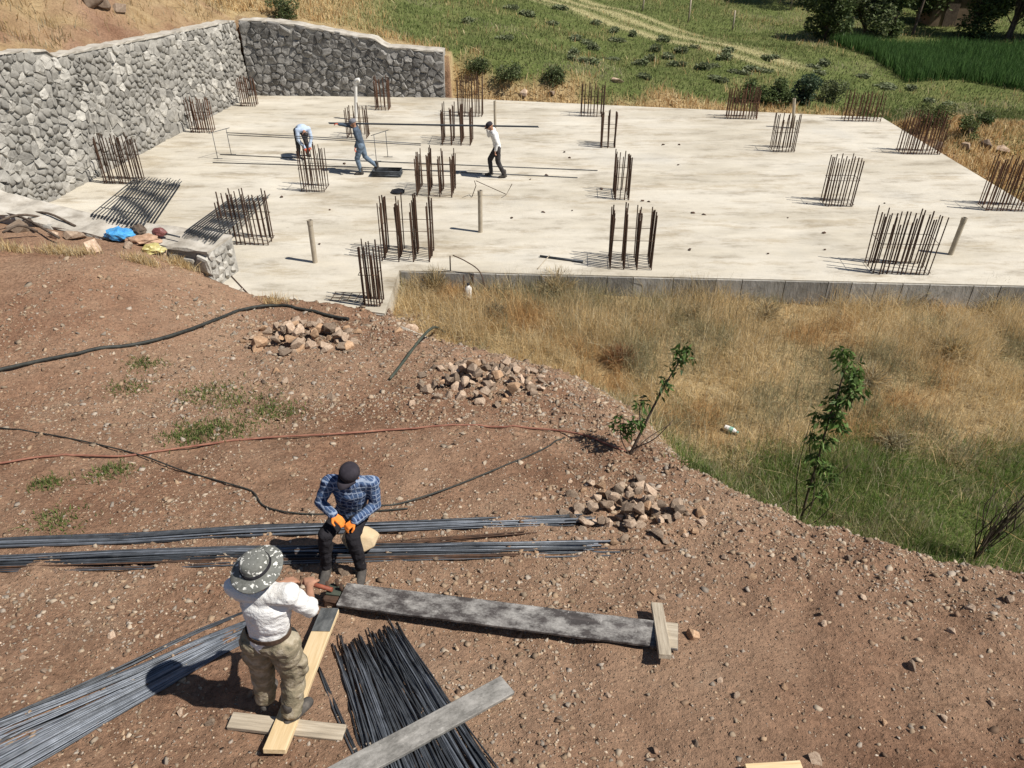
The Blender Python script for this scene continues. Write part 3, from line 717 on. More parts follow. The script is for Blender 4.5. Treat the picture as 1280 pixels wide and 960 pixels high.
# ------------------------------------------------------------------ GRASS (stuff)
def blades(name, X, Y, Z, H, W, cols, label, lean=.5, cat='grass', bend=None):
    N = len(X); a = RNG.uniform(0, 6.28, N); la = RNG.uniform(0, 6.28, N); l = np.abs(RNG.normal(0, lean, N))
    if bend is not None: la = bend+RNG.normal(0, .7, N)
    px, py = np.cos(a)*W*.5, np.sin(a)*W*.5; lx, ly = np.cos(la)*l*H, np.sin(la)*l*H
    hh = H/np.sqrt(1+.7*l*l)
    V = np.empty((N, 5, 3))
    for k, (sx, f, hf) in enumerate(((-1, 0, -.04), (1, 0, -.04), (-.75, .35, .55), (.75, .35, .55), (0, 1, 1))):
        V[:, k, 0] = X+sx*px+lx*f; V[:, k, 1] = Y+sx*py+ly*f; V[:, k, 2] = Z+hh*hf
    b = np.arange(N)[:, None]*5; Qd = b+np.array([0, 1, 3, 2]); Tr = b+np.array([2, 3, 4])
    me = mesh_np(name, V.reshape(-1, 3), Qd, Tr, np.repeat(cols, 5, 0))
    return tag(link(name, me, M['grass']), label, cat, None, 'stuff')
def pick(pal, n, lo=.75, hi=1.2):
    pal = np.array(pal); return pal[RNG.integers(0, len(pal), n)]*RNG.uniform(lo, hi, (n, 1))
STRAW = [(.68, .52, .28), (.60, .45, .23), (.74, .60, .36), (.56, .39, .19), (.66, .50, .26), (.54, .45, .29), (.60, .52, .36)]
RUSSET = [(.46, .28, .13), (.54, .34, .15), (.58, .40, .19)]
OLIVE = [(.29, .27, .14), (.36, .33, .19), (.44, .39, .25)]
GREEN = [(.12, .20, .04), (.15, .24, .05), (.19, .26, .07), (.10, .16, .035), (.25, .27, .10)]
def patchy(x, y, f, seed=0): return fbm(x+seed*13.7, y-seed*7.1, f, 3)
# dry grass between the earth bank and the slab
N = 330000
X = RNG.uniform(-2.7, 17.5, N); Y = RNG.uniform(6.5, 22, N)
s_ = crest_d(X, Y)+.3*fbm(X, Y, 1.2, 2)
lowgreen = ss(11.9, 10.3, Y+.9*patchy(X, Y, .6))*ss(2.2, 3.2, X)
keep = (s_ > .25) & ~inside(SLAB, X, Y) & (RNG.random(N) < ss(.2, 1.5, s_)*(1-.93*lowgreen))
keep &= (RNG.random(N) < .35+.65*ss(-.8, .3, patchy(X, Y, 1.4, 2)))
X, Y = X[keep], Y[keep]; Z = height(X, Y); k2 = in_view(X, Y, Z+.3); X, Y, Z = X[k2], Y[k2], Z[k2]; n_ = len(X)
cl = pick(STRAW, n_); ru = RNG.random(n_) < ss(.05, .6, patchy(X, Y, .6, 4)); cl[ru] = pick(RUSSET, ru.sum())
ol = RNG.random(n_) < .85*ss(.0, .6, patchy(X, Y, .7, 9)); cl[ol] = pick(OLIVE, ol.sum(), .6, 1.05)
hh = RNG.uniform(.12, .42, n_)*(1+.5*patchy(X, Y, 1.1, 5)); hh *= np.interp(crest_d(X, Y), [0, 1.5], [.45, 1])*np.interp(Y, [11, 15.5], [1, 1.45])
wa = 2*np.pi*fbm(X, Y, .35, 2)
blades('dry_grass', X, Y, Z, hh, RNG.uniform(.005, .011, n_), cl, 'tall dry straw-coloured grass between the earth bank and the slab', .95, bend=None)
def dry_shrub(u, v, r_, h_, pal, label, seed):
    p = S(u, v, -.65); p.z = hz(p.x, p.y); n2 = int(900*r_); rg = np.random.default_rng(seed)
    root = empty('dry_shrub', p, 0, label, 'shrub', 'dry shrubs in the straw grass')
    d = rg.normal(size=(n2, 3)); d[:, 2] = np.abs(d[:, 2])*1.1+.25; d /= np.linalg.norm(d, axis=1)[:, None]; L = rg.uniform(.5, 1.0, n2)
    tip = d*L[:, None]*np.array([r_, r_, h_]); b0 = tip*rg.uniform(.0, .6, (n2, 1)); mid = (b0+tip)/2+rg.normal(0, .05, (n2, 3))
    w_ = np.cross(d, rg.normal(size=(n2, 3))); w_ /= np.linalg.norm(w_, axis=1)[:, None]; w_ *= .006
    V = np.stack([b0-w_, b0+w_, mid-w_, mid+w_, tip], 1); b = np.arange(n2)[:, None]*5
    c = np.array(pal)[rg.integers(0, len(pal), n2)]*rg.uniform(.7, 1.2, (n2, 1))
    o = link('twigs', mesh_np('twigs', V.reshape(-1, 3), b+np.array([0, 1, 3, 2]), b+np.array([2, 3, 4]), np.repeat(c, 5, 0)), M['grass'], root); o['kind'] = 'stuff'
    link('stem', tube_mesh('stem', [(0, 0, -.05), (.02, .01, h_*.3), (.0, .02, h_*.6)], [.02, .015, .006], 6), M['bark'], root)
GREYB = [(.30, .25, .16), (.38, .32, .20), (.24, .20, .12), (.34, .30, .20)]
dry_shrub(775, 452, .55, .6, [(.30, .16, .08), (.38, .21, .10), (.26, .15, .08)], 'russet dry shrub beside the leaning sapling', 1)
dry_shrub(695, 375, .75, .75, STRAW+GREYB, 'pale feathery dry shrub against the front face of the slab', 2)
dry_shrub(545, 375, .55, .8, GREYB+STRAW[:2], 'grey dry shrub in the inner corner of the slab', 3)
dry_shrub(1140, 375, .9, .8, GREYB+OLIVE, 'wide grey-olive dry shrub before the front face below the widest cage', 4)
dry_shrub(1235, 378, .9, .75, GREYB+OLIVE, 'grey-olive dry shrub at the far end of the front face', 5)
dry_shrub(955, 400, .6, .5, STRAW+GREYB, 'rounded straw-coloured shrub in the middle of the dry grass', 6)
dry_shrub(1090, 470, .6, .6, STRAW+GREYB, 'straw-coloured shrub right behind the tall leafy sapling', 7)
dry_shrub(620, 405, .5, .5, GREYB, 'grey dry shrub between the slab and the middle rock heap', 8)
dry_shrub(860, 400, .55, .5, GREYB+STRAW, 'pale grey shrub in the dry grass beyond the leaning sapling', 9)
dry_shrub(1190, 440, .6, .55, STRAW+OLIVE, 'olive straw shrub in the dry grass right of the tall sapling' if False else 'olive straw shrub in the dry grass far from both saplings', 10)
dry_shrub(1120, 545, .55, .4, OLIVE+GREYB, 'low olive shrub where the dry grass turns green', 11)
# feathery seed stems rising above
N = 9000
X = RNG.uniform(-2.4, 17, N); Y = RNG.uniform(10, 17, N); s_ = crest_d(X, Y)
keep = (s_ > 1.2) & ~inside(SLAB, X, Y) & (RNG.random(N) < ss(-.1, .5, patchy(X, Y, .7, 3))); X, Y = X[keep], Y[keep]; Z = height(X, Y)
blades('dry_stems', X, Y, Z, RNG.uniform(.5, .95, len(X)), RNG.uniform(.006, .010, len(X)), pick([(.30, .24, .13), (.40, .31, .17), (.24, .21, .12)], len(X)), 'taller thin dry weed stems among the straw grass', .4)
# green grass at the foot of the bank
N = 230000
X = RNG.uniform(.8, 13, N); Y = RNG.uniform(3.5, 13, N); s_ = crest_d(X, Y)+.2*fbm(X, Y, 1.3, 2)
lg = ss(12.2, 10.3, Y+.9*patchy(X, Y, .6))*ss(2.2, 3.2, X)
keep = (s_ > .25) & (RNG.random(N) < lg); X, Y = X[keep], Y[keep]; Z = height(X, Y)
k2 = in_view(X, Y, Z+.1); X, Y, Z = X[k2], Y[k2], Z[k2]; n_ = len(X)
cl = pick(GREEN, n_); dr = RNG.random(n_) < .25+.5*ss(.0, .7, patchy(X, Y, .8, 6)); cl[dr] = pick(OLIVE+[(.30, .26, .12)], dr.sum())
blades('green_grass', X, Y, Z, RNG.uniform(.07, .22, n_)*(1+.4*patchy(X, Y, .9, 7)), RNG.uniform(.006, .012, n_), cl, 'short green grass at the foot of the earth bank', .6)
# weeds on the earth
wx, wy, ww = [], [], []
for (u, v, r_, n_) in ((240, 545, .35, 650), (285, 535, .4, 420), (345, 515, .4, 480), (260, 490, .5, 380), (180, 455, .3, 300), (300, 500, .6, 380), (160, 485, .3, 200), (60, 605, .2, 200), (140, 590, .25, 260), (70, 650, .3, 220), (880, 590, .3, 900), (930, 610, .3, 700), (850, 505, .3, 250)):
    c = G(u, v); wx.append(c.x+RNG.normal(0, r_*.55, n_)); wy.append(c.y+RNG.normal(0, r_*.5, n_))
X, Y = np.concatenate(wx), np.concatenate(wy); Z = height(X, Y)
blades('sparse_weeds', X, Y, Z, RNG.uniform(.03, .10, len(X)), RNG.uniform(.008, .02, len(X)), pick([(.12, .17, .04), (.16, .20, .06), (.20, .21, .09), (.10, .14, .04)], len(X)), 'low green weeds in patches on the brown earth', .8, 'weeds')
wx, wy = [], []
for (u, v, r_, n_) in ((70, 316, .35, 420), (15, 312, .3, 300), (178, 328, .25, 500), (228, 332, .3, 450), (265, 345, .22, 450), (345, 378, .3, 200), (100, 318, .3, 300)):
    c = G(u, v); wx.append(c.x+RNG.normal(0, r_*.6, n_)); wy.append(c.y+RNG.normal(0, r_*.3, n_))
X, Y = np.concatenate(wx), np.concatenate(wy); ok = ~inside(SLAB, X, Y); X, Y = X[ok], Y[ok]; Z = height(X, Y)
blades('straw_fringe', X, Y, Z, RNG.uniform(.08, .28, len(X)), RNG.uniform(.008, .016, len(X)), pick(STRAW, len(X)), 'fringe of dry straw along the foot of the low wall', .6)
# meadow behind the slab, dry bank and hillside
N = 430000
X = RNG.uniform(-34, 46, N); Y = 30+45*RNG.random(N)**1.3
X[:70000] = RNG.uniform(14, 24, 70000); Y[:70000] = RNG.uniform(17, 34, 70000)
yb = back_y(X); sd = lw_side(X, Y)
keep = (Y-yb > np.where(X < -2.6, 1.0, .25)) & ((X > -2.6) | (Y > 35.4)); keep |= ((X > FR.x+.4) & (Y < 34) & (RNG.random(N) < .6)); keep &= ~inside(SLAB, X, Y)
X, Y = X[keep], Y[keep]; Z = height(X, Y); k2 = in_view(X, Y, Z); X, Y, Z = X[k2], Y[k2], Z[k2]; n_ = len(X)
r1, g1, b1 = zones(X, Y); cl = pick([(.13, .165, .05), (.16, .19, .065), (.19, .21, .085), (.11, .14, .045), (.23, .225, .10)], n_, .85, 1.15)
st = RNG.random(n_) > g1*1.02; cl[st] = pick(STRAW[:5]+RUSSET, st.sum())
ol = RNG.random(n_) < .8*ss(.25, .8, patchy(X, Y, .22, 11)); cl[ol & ~st] = pick(OLIVE, (ol & ~st).sum())
hy = RNG.random(n_) < b1; cl[hy] = pick([(.58, .51, .30), (.50, .45, .25), (.42, .40, .21)], hy.sum())
hh = np.where(st, RNG.uniform(.15, .42, n_), RNG.uniform(.06, .18, n_))*np.where(b1 > .25, .6, 1)
yb = back_y(X); kk = RNG.random(n_) < np.interp(Y-yb, [0, 4, 12, 40], [.9, .75, .7, .8])
X, Y, Z, hh, cl = X[kk], Y[kk], Z[kk], hh[kk], cl[kk]
blades('meadow_grass', X, Y, Z, hh, RNG.uniform(.02, .045, len(X)), cl, 'green and dry meadow grass beyond the slab', .6)
# hillside dry grass above the tall wall
N = 120000
X = RNG.uniform(-40, -9, N); Y = RNG.uniform(18, 60, N); sd = lw_side(X, Y)
keep = (sd > .75) & (RNG.random(N) < .2+.8*ss(-.3, .6, patchy(X, Y, .4, 12))); X, Y = X[keep], Y[keep]; Z = height(X, Y); k2 = in_view(X, Y, Z); X, Y, Z = X[k2], Y[k2], Z[k2]; n_ = len(X)
cl = pick(STRAW+RUSSET, n_, .45, .85); ol = RNG.random(n_) < .6*ss(.3, .9, patchy(X, Y, .3, 14)); cl[ol] = pick(OLIVE, ol.sum())
blades('hillside_grass', X, Y, Z, RNG.uniform(.12, .4, n_), RNG.uniform(.012, .03, n_), cl, 'dry grass on the brown hillside above the tall wall', .7)
# bright crop field
CR0 = [(1035, 58), (1280, 55), (1400, 55), (1400, 118), (1280, 100), (1200, 92), (1135, 94), (1085, 72)]
CRP = [(S(u, v, -.3).x, S(u, v, -.3).y) for u, v in CR0]
N = 150000
X = RNG.uniform(12, 45, N); Y = RNG.uniform(30, 52, N); k2 = inside(CRP, X, Y); X, Y = X[k2], Y[k2]; Z = height(X, Y); n_ = len(X)
blades('green_crop', X, Y, Z, RNG.uniform(.45, .8, n_), RNG.uniform(.03, .055, n_), pick([(.065, .135, .035), (.08, .155, .042), (.10, .18, .055), (.055, .105, .03)], n_), 'tall bright green crop field beyond the slab', .3, 'crop')

# ------------------------------------------------------------------ foliage makers
def leaf_cloud(name, centers, radii, n, size, pal, droop=0., aspect=.55, shell=.5):
    centers = np.array(centers, float); radii = np.array(radii, float); w_ = radii**2; w_ = w_/w_.sum()
    k = RNG.choice(len(centers), n, p=w_); d = RNG.normal(size=(n, 3)); d /= np.linalg.norm(d, axis=1)[:, None]
    r_ = RNG.random(n)**(1/3)*(1-shell)+shell*RNG.random(n)**.3
    P = centers[k]+d*(radii[k]*r_)[:, None]*np.array([1, 1, .85])
    ax = RNG.normal(size=(n, 3)); ax[:, 2] = ax[:, 2]*.6-droop; ax /= np.linalg.norm(ax, axis=1)[:, None]
    sd = np.cross(ax, RNG.normal(size=(n, 3))); sd /= np.linalg.norm(sd, axis=1)[:, None]
    L = size*RNG.uniform(.7, 1.3, n); nn = np.cross(ax, sd)
    V = np.empty((n, 4, 3)); V[:, 0] = P; V[:, 1] = P+ax*(L*.45)[:, None]+sd*(L*aspect*.5)[:, None]+nn*(L*.06)[:, None]
    V[:, 2] = P+ax*L[:, None]; V[:, 3] = P+ax*(L*.45)[:, None]-sd*(L*aspect*.5)[:, None]+nn*(L*.06)[:, None]
    c = np.array(pal)[RNG.integers(0, len(pal), n)]*RNG.uniform(.7, 1.25, (n, 1))
    return mesh_np(name, V.reshape(-1, 3), np.arange(n)[:, None]*4+np.arange(4), None, np.repeat(c, 4, 0))
def tree(base, h, cr, label, group, n=5000, leaf=.2, pal=None, trunk_h=.35, lobes=9, name='tree', cat='tree', tr=.1, seed=0, stems=1):
    random.seed(seed); root = empty(name, base, 0, label, cat, group)
    bm_pts = []; cs, rs = [], []
    for i in range(lobes):
        a = random.uniform(0, 6.28); q = random.uniform(.15, .8)*cr; z = random.uniform(trunk_h, .92)*h
        f = math.sin(min(1, (z/h-trunk_h)/(1-trunk_h)+.15)*2.6)
        cs.append((math.cos(a)*q*max(.4, f), math.sin(a)*q*max(.4, f), z)); rs.append(cr*random.uniform(.28, .48))
    V = []; F = []
    def add(pts, r):
        me = tube_mesh('t', pts, r, 7); o_ = len(V)
        V.extend([v.co[:] for v in me.vertices]); F.extend([tuple(i+o_ for i in p.vertices) for p in me.polygons]); bpy.data.meshes.remove(me)
    for s in range(stems):
        ox = random.uniform(-.12, .12)*cr*(stems > 1)
        add([(ox, 0, -.1), (ox+.03*h, .01*h, h*.3), (ox, .02*h, h*.6), (ox+.02*h, 0, h*.85)], [tr, tr*.8, tr*.55, tr*.2])
    for c in cs: add([(0, .01*h, h*max(.12, trunk_h*.7)), (c[0]*.55, c[1]*.55, c[2]*.8), c], [tr*.4, tr*.28, tr*.1])
    me = bpy.data.meshes.new('trunk'); me.from_pydata(V, [], F); link('trunk', me, M['bark'], root)
    cw = link('crown', leaf_cloud('crown', cs, rs, n, leaf, pal), M['leaf'], root); cw['kind'] = 'stuff'
    random.seed(seed+991); return root
DKG = [(.055, .08, .028), (.075, .105, .034), (.095, .13, .045), (.125, .155, .06)]
GRY = [(.10, .12, .055), (.13, .15, .07), (.16, .175, .085), (.08, .10, .045)]
def tb(u, v): return G(u, v)
tg = 'trees beyond the crop field'
tree(tb(1030, 50), 3.3, 1.9, 'round dark green tree at the end of the hay strip', tg, 5200, .2, DKG+GRY[:1], .05, 13, seed=1)
tree(tb(1078, 47), 4.0, 2.1, 'broad olive green tree beside the crop field', tg, 6000, .2, GRY+DKG[2:], .06, 13, seed=2)
tree(tb(1112, 46), 3.6, 1.5, 'dark rounded tree beside a bare slanting trunk', tg, 4200, .18, DKG, .06, 10, seed=3)
tree(tb(1140, 44), 6.5, 2.0, 'thin slanting trunk with high dark leaves above the crop field', tg, 4500, .2, DKG, .5, 10, tr=.09, seed=4)
tree(tb(1215, 46), 5.0, 2.2, 'dense dark green tree standing right behind the crop field', tg, 7000, .2, DKG, .1, 14, seed=5)
tree(tb(1262, 48), 5.2, 2.3, 'dark leafy tree with pale trunks at the edge of the crop', tg, 7000, .2, DKG+GRY[:1], .12, 14, seed=6, stems=3)
tree(tb(1320, 50), 5.2, 2.4, 'dark leafy tree past the edge of the view behind the crop', tg, 5000, .2, DKG, .12, 12, seed=7)
for k, (u, v) in enumerate(((1165, 30), (1010, 6), (1110, 8), (1210, 10), (1270, 8))):
    tree(tb(u, v), 7, 3.0, ['tall dark tree in shade behind the pale shed', 'dark trees far behind the dirt track', 'deep green tree rising behind the olive tree', 'tall tree far behind the dense dark tree', 'tall tree far behind the pale trunks'][k], tg, 6000, .24, DKG[:3], .12, 13, seed=20+k)
bg_ = 'low bushes round the slab'
def bush(u, v, h, cr, label, pal, seed, n=1500, leaf=.09): tree(tb(u, v), h, cr, label, bg_, n, leaf, pal, .05, 9, 'bush', 'bush', .03, seed, 3)
bush(970, 131, 1.0, .8, 'dark green bush right behind the rusty cage at the far edge', DKG, 31, 2600, .1)
bush(1000, 130, 1.1, .9, 'grey-green spiky bush behind the pale post', [(.05, .085, .05), (.07, .11, .06), (.09, .12, .07)], 32, 2600, .12)
bush(940, 126, .8, .7, 'small dark bush at the left end of the bush row behind the far edge', DKG, 33, 1600)
bush(1040, 128, .8, .9, 'loose grey-green bush at the right end of the row behind the far edge', GRY, 34, 1600)
bush(1165, 160, .9, .9, 'light green leafy bush outside the slab behind a wide rusty cage', [(.13, .15, .05), (.17, .18, .07), (.09, .12, .04)], 35, 2200)
bush(1210, 172, .7, .6, 'small light green bush beside the earth mound', [(.10, .13, .045), (.14, .16, .06)], 36, 1400)
bush(1225, 160, .6, .5, 'small dark bush above the earth mound', DKG, 37, 1000)
bush(358, 22, 1.0, .8, 'dark scrubby bush on the slope above the shaded stone wall', DKG+GRY, 38, 1800)
bush(640, 95, .42, .9, 'low dark green scrub on the bank beside the shaded wall', DKG+GRY, 39, 2000)
bush(690, 100, .4, .85, 'low dark green scrub on the bank before the meadow', DKG+GRY, 40, 2000)
bush(600, 86, .38, .8, 'low green scrub at the top of the bare bank', DKG+GRY, 41, 1600)
# weed clumps dotted over the meadow
CL = []
for k in range(4):
    m_ = leaf_cloud('weed_clump', [(random.uniform(-.3, .3), random.uniform(-.2, .2), random.uniform(.1, .25)) for _ in range(5)], [.22]*5, 420, .16, [(.17, .195, .10), (.21, .225, .13), (.13, .155, .075)]); m_.materials.append(M['leaf']); CL.append(m_)
for (u, v) in ((836, 72), (812, 76), (800, 82), (852, 66), (868, 60), (878, 86), (885, 84), (905, 74), (912, 66), (845, 82), (820, 64), (790, 45), (768, 40), (745, 30), (720, 50), (735, 55), (716, 68), (690, 30), (660, 20), (640, 12), (632, 50), (585, 28), (715, 75), (732, 78), (765, 75), (960, 75), (968, 72), (925, 92), (940, 88), (1018, 84), (1030, 82), (1026, 92), (1078, 97), (1108, 108), (1113, 112), (1185, 132), (955, 90), (700, 12), (806, 98), (895, 100), (1140, 112), (1162, 128), (770, 52), (742, 62), (830, 52)):
    p = G(u, v); o = link('weed_clump', random.choice(CL), loc=p-Vector((0, 0, .05)), rot=(0, 0, random.uniform(0, 6))); o.scale = (random.uniform(.6, 1.3), random.uniform(.6, 1.1), random.uniform(.45, .9))
    tag(o, 'grey-green weed clump growing in the meadow', 'weed', 'weed clumps dotted over the meadow')
for (u, v, r_) in ((772, 103, .35), (1172, 185, .3), (1252, 190, .3), (118, 2, .55), (150, 14, .3), (128, 8, .35), (655, 118, .25), (1205, 185, .25), (1232, 183, .3), (690, 118, .2)):
    put_rock(G(u, v), r_, 'grey boulder lying in the grass outside the slab', 'boulders outside the slab', 0, .4)
# field shed wall and fence posts far behind
p = G(1183, 30); rt = empty('shed', p, R(-4), 'small brown mud shed standing among the dark trees', 'shed')
link('wall', box_mesh('wall', 3.2, 2.4, 2.2, .03), simple('mud_wall', [(.3, (.13, .09, .06)), (.7, (.20, .145, .10))], 3, .95), rt)
link('roof', box_mesh('roof', 3.6, 2.8, .18, .03, z0=2.2), M['wood_grey'], rt)
link('door', box_mesh('door', .8, .06, 1.7, .01), M['bark'], rt, (-.4, -1.22, 0))
for (u, v, h_) in ((860, 28, 1.4), (803, 14, 1.2), (915, 38, 1.1), (988, 12, 1.6)):
    p = G(u, v); o = link('fence_post', tube_mesh('fence_post', [(0, 0, -.1), (.03, .01, h_*.5), (.02, 0, h_)], [.06, .055, .045], 8), M['wood_grey'], loc=p); tag(o, 'thin weathered post by the dirt track beyond the meadow', 'post', 'posts along the track')

# ------------------------------------------------------------------ saplings
def sapling(base, trunk_pts, twigs, clusters, label, leaf=.11, n_per=60, pal=None):
    root = empty('sapling', base, 0, label, 'sapling'); 
    link('trunk', tube_mesh('trunk', catmull(trunk_pts, 5), list(np.linspace(.022, .007, (len(trunk_pts)-1)*5+1)), 7), M['bark'], root)
    for t in twigs: link('branch', tube_mesh('branch', catmull(t, 4), list(np.linspace(.011, .004, (len(t)-1)*4+1)), 5), M['bark'], root)
    cs = [c[:3] for c in clusters]; rs = [c[3] for c in clusters]
    if cs:
        o = link('foliage', leaf_cloud('foliage', cs, rs, n_per*len(cs), leaf, pal or [(.05, .10, .02), (.07, .13, .03), (.10, .16, .045), (.04, .075, .018)], 1.0, .3, .2), M['leaf'], root); o['kind'] = 'stuff'
b1 = G(786, 568)
sapling(b1-Vector((0, 0, .05)), [(0, 0, 0), (.15, .05, .42), (.30, .1, .85), (.46, .12, 1.28), (.60, .12, 1.60)],
        [[(.06, 0, .15), (.3, -.1, .4), (.5, -.15, .75)], [(0, 0, .05), (-.12, .05, .3), (-.15, .05, .6)], [(.15, .05, .4), (.1, .1, .7), (.12, .1, .95)], [(0, 0, 0), (.25, .1, .25), (.55, .1, .5)]],
        [(.58, .12, 1.56, .15), (.50, .12, 1.4, .1), (.55, .12, 1.68, .1), (.40, .1, 1.15, .11), (.36, .1, 1.0, .07), (-.14, .05, .55, .14), (-.05, .05, .4, .12), (.12, .1, .85, .12), (.16, .05, .55, .1), (.02, 0, .6, .1)],
        'leaning young sapling with drooping leaves at the end of the red hose', .10, 42)
b2 = S(1000, 655, -.55); b2.z = hz(b2.x, b2.y)
sapling(b2, [(0, 0, 0), (-0.016, 0, 0.84), (-0.012, 0, 1.68), (-0.0185, 0, 2.42), (-0.00025, 0, 3.1), (-0.118, 0, 3.52)],
        [[(-0.019, 0, 0.21), (-0.205, 0.1, 1.16), (-0.229, 0.1, 2.31)], [(-0.0075, 0, 0.525), (0.31, 0.1, 0.997), (0.552, 0.1, 1.42)], [(-0.00475, 0, 0.0525), (0.253, -0.1, 0.525), (0.419, -0.1, 0.892)], [(0.02, 0, 0), (-0.243, 0, 0.473), (-0.27, 0, 0.997)], [(-0.0035, 0, 1.37), (-0.162, 0.05, 1.78), (-0.189, 0.05, 2.31)], [(-0.009, 0, 2.31), (0.143, 0, 2.62), (0.243, 0, 2.84)], [(-0.02, 0, 2.1), (0.131, 0.05, 2.31), (0.196, 0.05, 2.26)], [(0.0105, 0, 0.105), (0.0735, -0.05, 0.735), (-0.0235, -0.05, 1.37)]],
        [(-0.0688, 0, 3.41, 0.16), (0.0902, 0, 3.2, 0.16), (0.239, 0, 2.89, 0.17), (0.183, 0.05, 3.07, 0.13), (0.111, 0, 2.75, 0.16), (-0.0175, 0, 2.62, 0.15), (-0.089, 0, 2.31, 0.15), (0.0862, 0.05, 2.36, 0.14), (0.18, 0, 2.21, 0.11), (-0.131, 0, 1.99, 0.13), (0.0442, 0, 1.94, 0.12), (-0.0473, 0, 1.63, 0.11), (0.127, 0, 1.47, 0.12), (0.266, 0.05, 1.26, 0.11), (0.0355, 0, 1.16, 0.08), (0.219, 0, 0.892, 0.09), (-0.218, 0.05, 2.42, 0.07)],
        'tall leafy sapling rising from the green grass behind the bank edge', .125, 60, [(.08, .14, .03), (.11, .18, .045), (.15, .22, .07), (.06, .10, .025)])
b3 = S(1222, 690, -.5); b3.z = hz(b3.x, b3.y)
tw = []
for k in range(13):
    a0 = random.uniform(-.3, .7); L0 = random.uniform(.8, 1.7); yy = random.uniform(-.2, .2)
    tw.append([(0, 0, random.uniform(0, .15)), (a0*.35*L0, yy*.5, L0*.45), (a0*.8*L0+random.uniform(-.08, .08), yy, L0)])
    tw.append([tw[-1][1], (tw[-1][1][0]+random.uniform(-.2, .25), yy*.6, L0*.75), (tw[-1][1][0]+random.uniform(-.3, .4), yy, L0*.95)])
sapling(b3, [(0, 0, 0), (.1, 0, .5), (.22, 0, 1.1), (.36, 0, 1.7)], tw, [(.1, 0, .35, .1), (.25, 0, .6, .08)], 'bare twiggy shrub at the foot of the bank near the green grass', .07, 30)

# ------------------------------------------------------------------ hoses and cables on the earth
def hose(name, px, r, mat, label, cat='hose', lifts=None, n=8):
    pts = [G(u, v)+Vector((0, 0, r+(lifts[i] if lifts else .01))) for i, (u, v) in enumerate(px)]
    fine = catmull(pts, n); out = []
    for q in fine:
        zq = hz(q[0], q[1])+r*.75; out.append(Vector((q[0], q[1], max(q[2], zq))))
    o0 = out[0].copy(); return tag(link(name, tube_mesh(name, [p-o0 for p in out], r, 8), mat, loc=o0), label, cat)
hose('black_hose', [(-60, 480), (0, 465), (90, 446), (180, 431), (230, 417), (270, 402), (305, 389), (340, 384), (380, 389), (418, 398), (436, 401)], .034, M['hose_black'], 'thick black hose winding across the earth to the slab corner')
hose('red_hose', [(-60, 588), (0, 581), (50, 573), (97, 571), (150, 572), (190, 567), (260, 557), (330, 549), (420, 544), (520, 537), (610, 535), (690, 539), (735, 547), (765, 560), (790, 568)], .015, M['hose_red'], 'long faded red hose lying across the earth to the sapling')
hose('thin_cable', [(-40, 533), (0, 536), (70, 546), (165, 567), (230, 590), (290, 607), (316, 616), (328, 632), (350, 640), (385, 644), (430, 644), (475, 640), (510, 637)], .010, M['hose_black'], 'thin dark cable running behind the seated worker', 'cable')
rod_pts = [(468, 634), (500, 631), (560, 612), (620, 588), (670, 567), (706, 548)]
hose('dark_rod', rod_pts, .011, M['hose_black'], 'thin dark rod lying on the earth pointing to the sapling', 'rod')
hose('green_pipe', [(487, 476), (505, 461), (525, 440), (540, 426), (548, 421), (557, 423)], .026, M['hose_green'], 'short hooked dark green pipe beside the middle rock heap', 'pipe', [0, .12, .22, .25, .2, .12], 6)
p = G(905, 537); rt = empty('plastic_bottle', p+Vector((0, 0, .06)), 0, 'white and green plastic bottle lying at the edge of the dry grass', 'bottle'); rt.rotation_euler = (R(92), 0, R(55))
pr = [(.0, 0), (.05, .005), (.055, .03), (.055, .17), (.04, .21), (.02, .235), (.018, .25)]
bm = bmesh.new(); n = 16; rg_ = [[bm.verts.new((r_*math.cos(2*math.pi*k/n), r_*math.sin(2*math.pi*k/n), z)) for k in range(n)] for r_, z in pr[1:]]
for i in range(len(rg_)-1):
    for k in range(n): bm.faces.new((rg_[i][k], rg_[i][(k+1) % n], rg_[i+1][(k+1) % n], rg_[i+1][k]))
bm.faces.new(rg_[0][::-1]); bm.faces.new(rg_[-1]); link('body', bm_mesh('body', bm), M['pvc_white'], rt)
M['mint'] = simple('mint_plastic', [(.3, (.20, .42, .34)), (.7, (.28, .5, .42))], 8, .5)
link('label_band', tube_mesh('label_band', [(0, 0, .1), (0, 0, .17)], .0575, 16, False), M['mint'], rt); link('cap', tube_mesh('cap', [(0, 0, .245), (0, 0, .275)], .024, 12), M['mint'], rt)
x, y = S(586, 362, -.4).x, 16.3; rt = empty('white_container', (x, y, hz(x, y)), 0, 'white plastic container standing in the grass before the slab face', 'container')
link('body', tube_mesh('body', [(0, 0, 0), (0, 0, .02), (.01, 0, .28), (.015, 0, .33), (.015, 0, .36)], [.07, .085, .085, .04, .03], 14), M['pvc_white'], rt)
link('cap', tube_mesh('cap', [(.015, 0, .36), (.015, 0, .40)], .036, 12), M['pvc_dark'], rt)
o = link('stone_slab', rock_mesh('stone_slab', 77, .55, .16, .13), M['cap'], loc=(-2.15, 14.05, hz(-2.15, 14.05)+.03), rot=(0, .1, R(-25))); tag(o, 'long pale stone lying by the corner of the slab', 'rock')
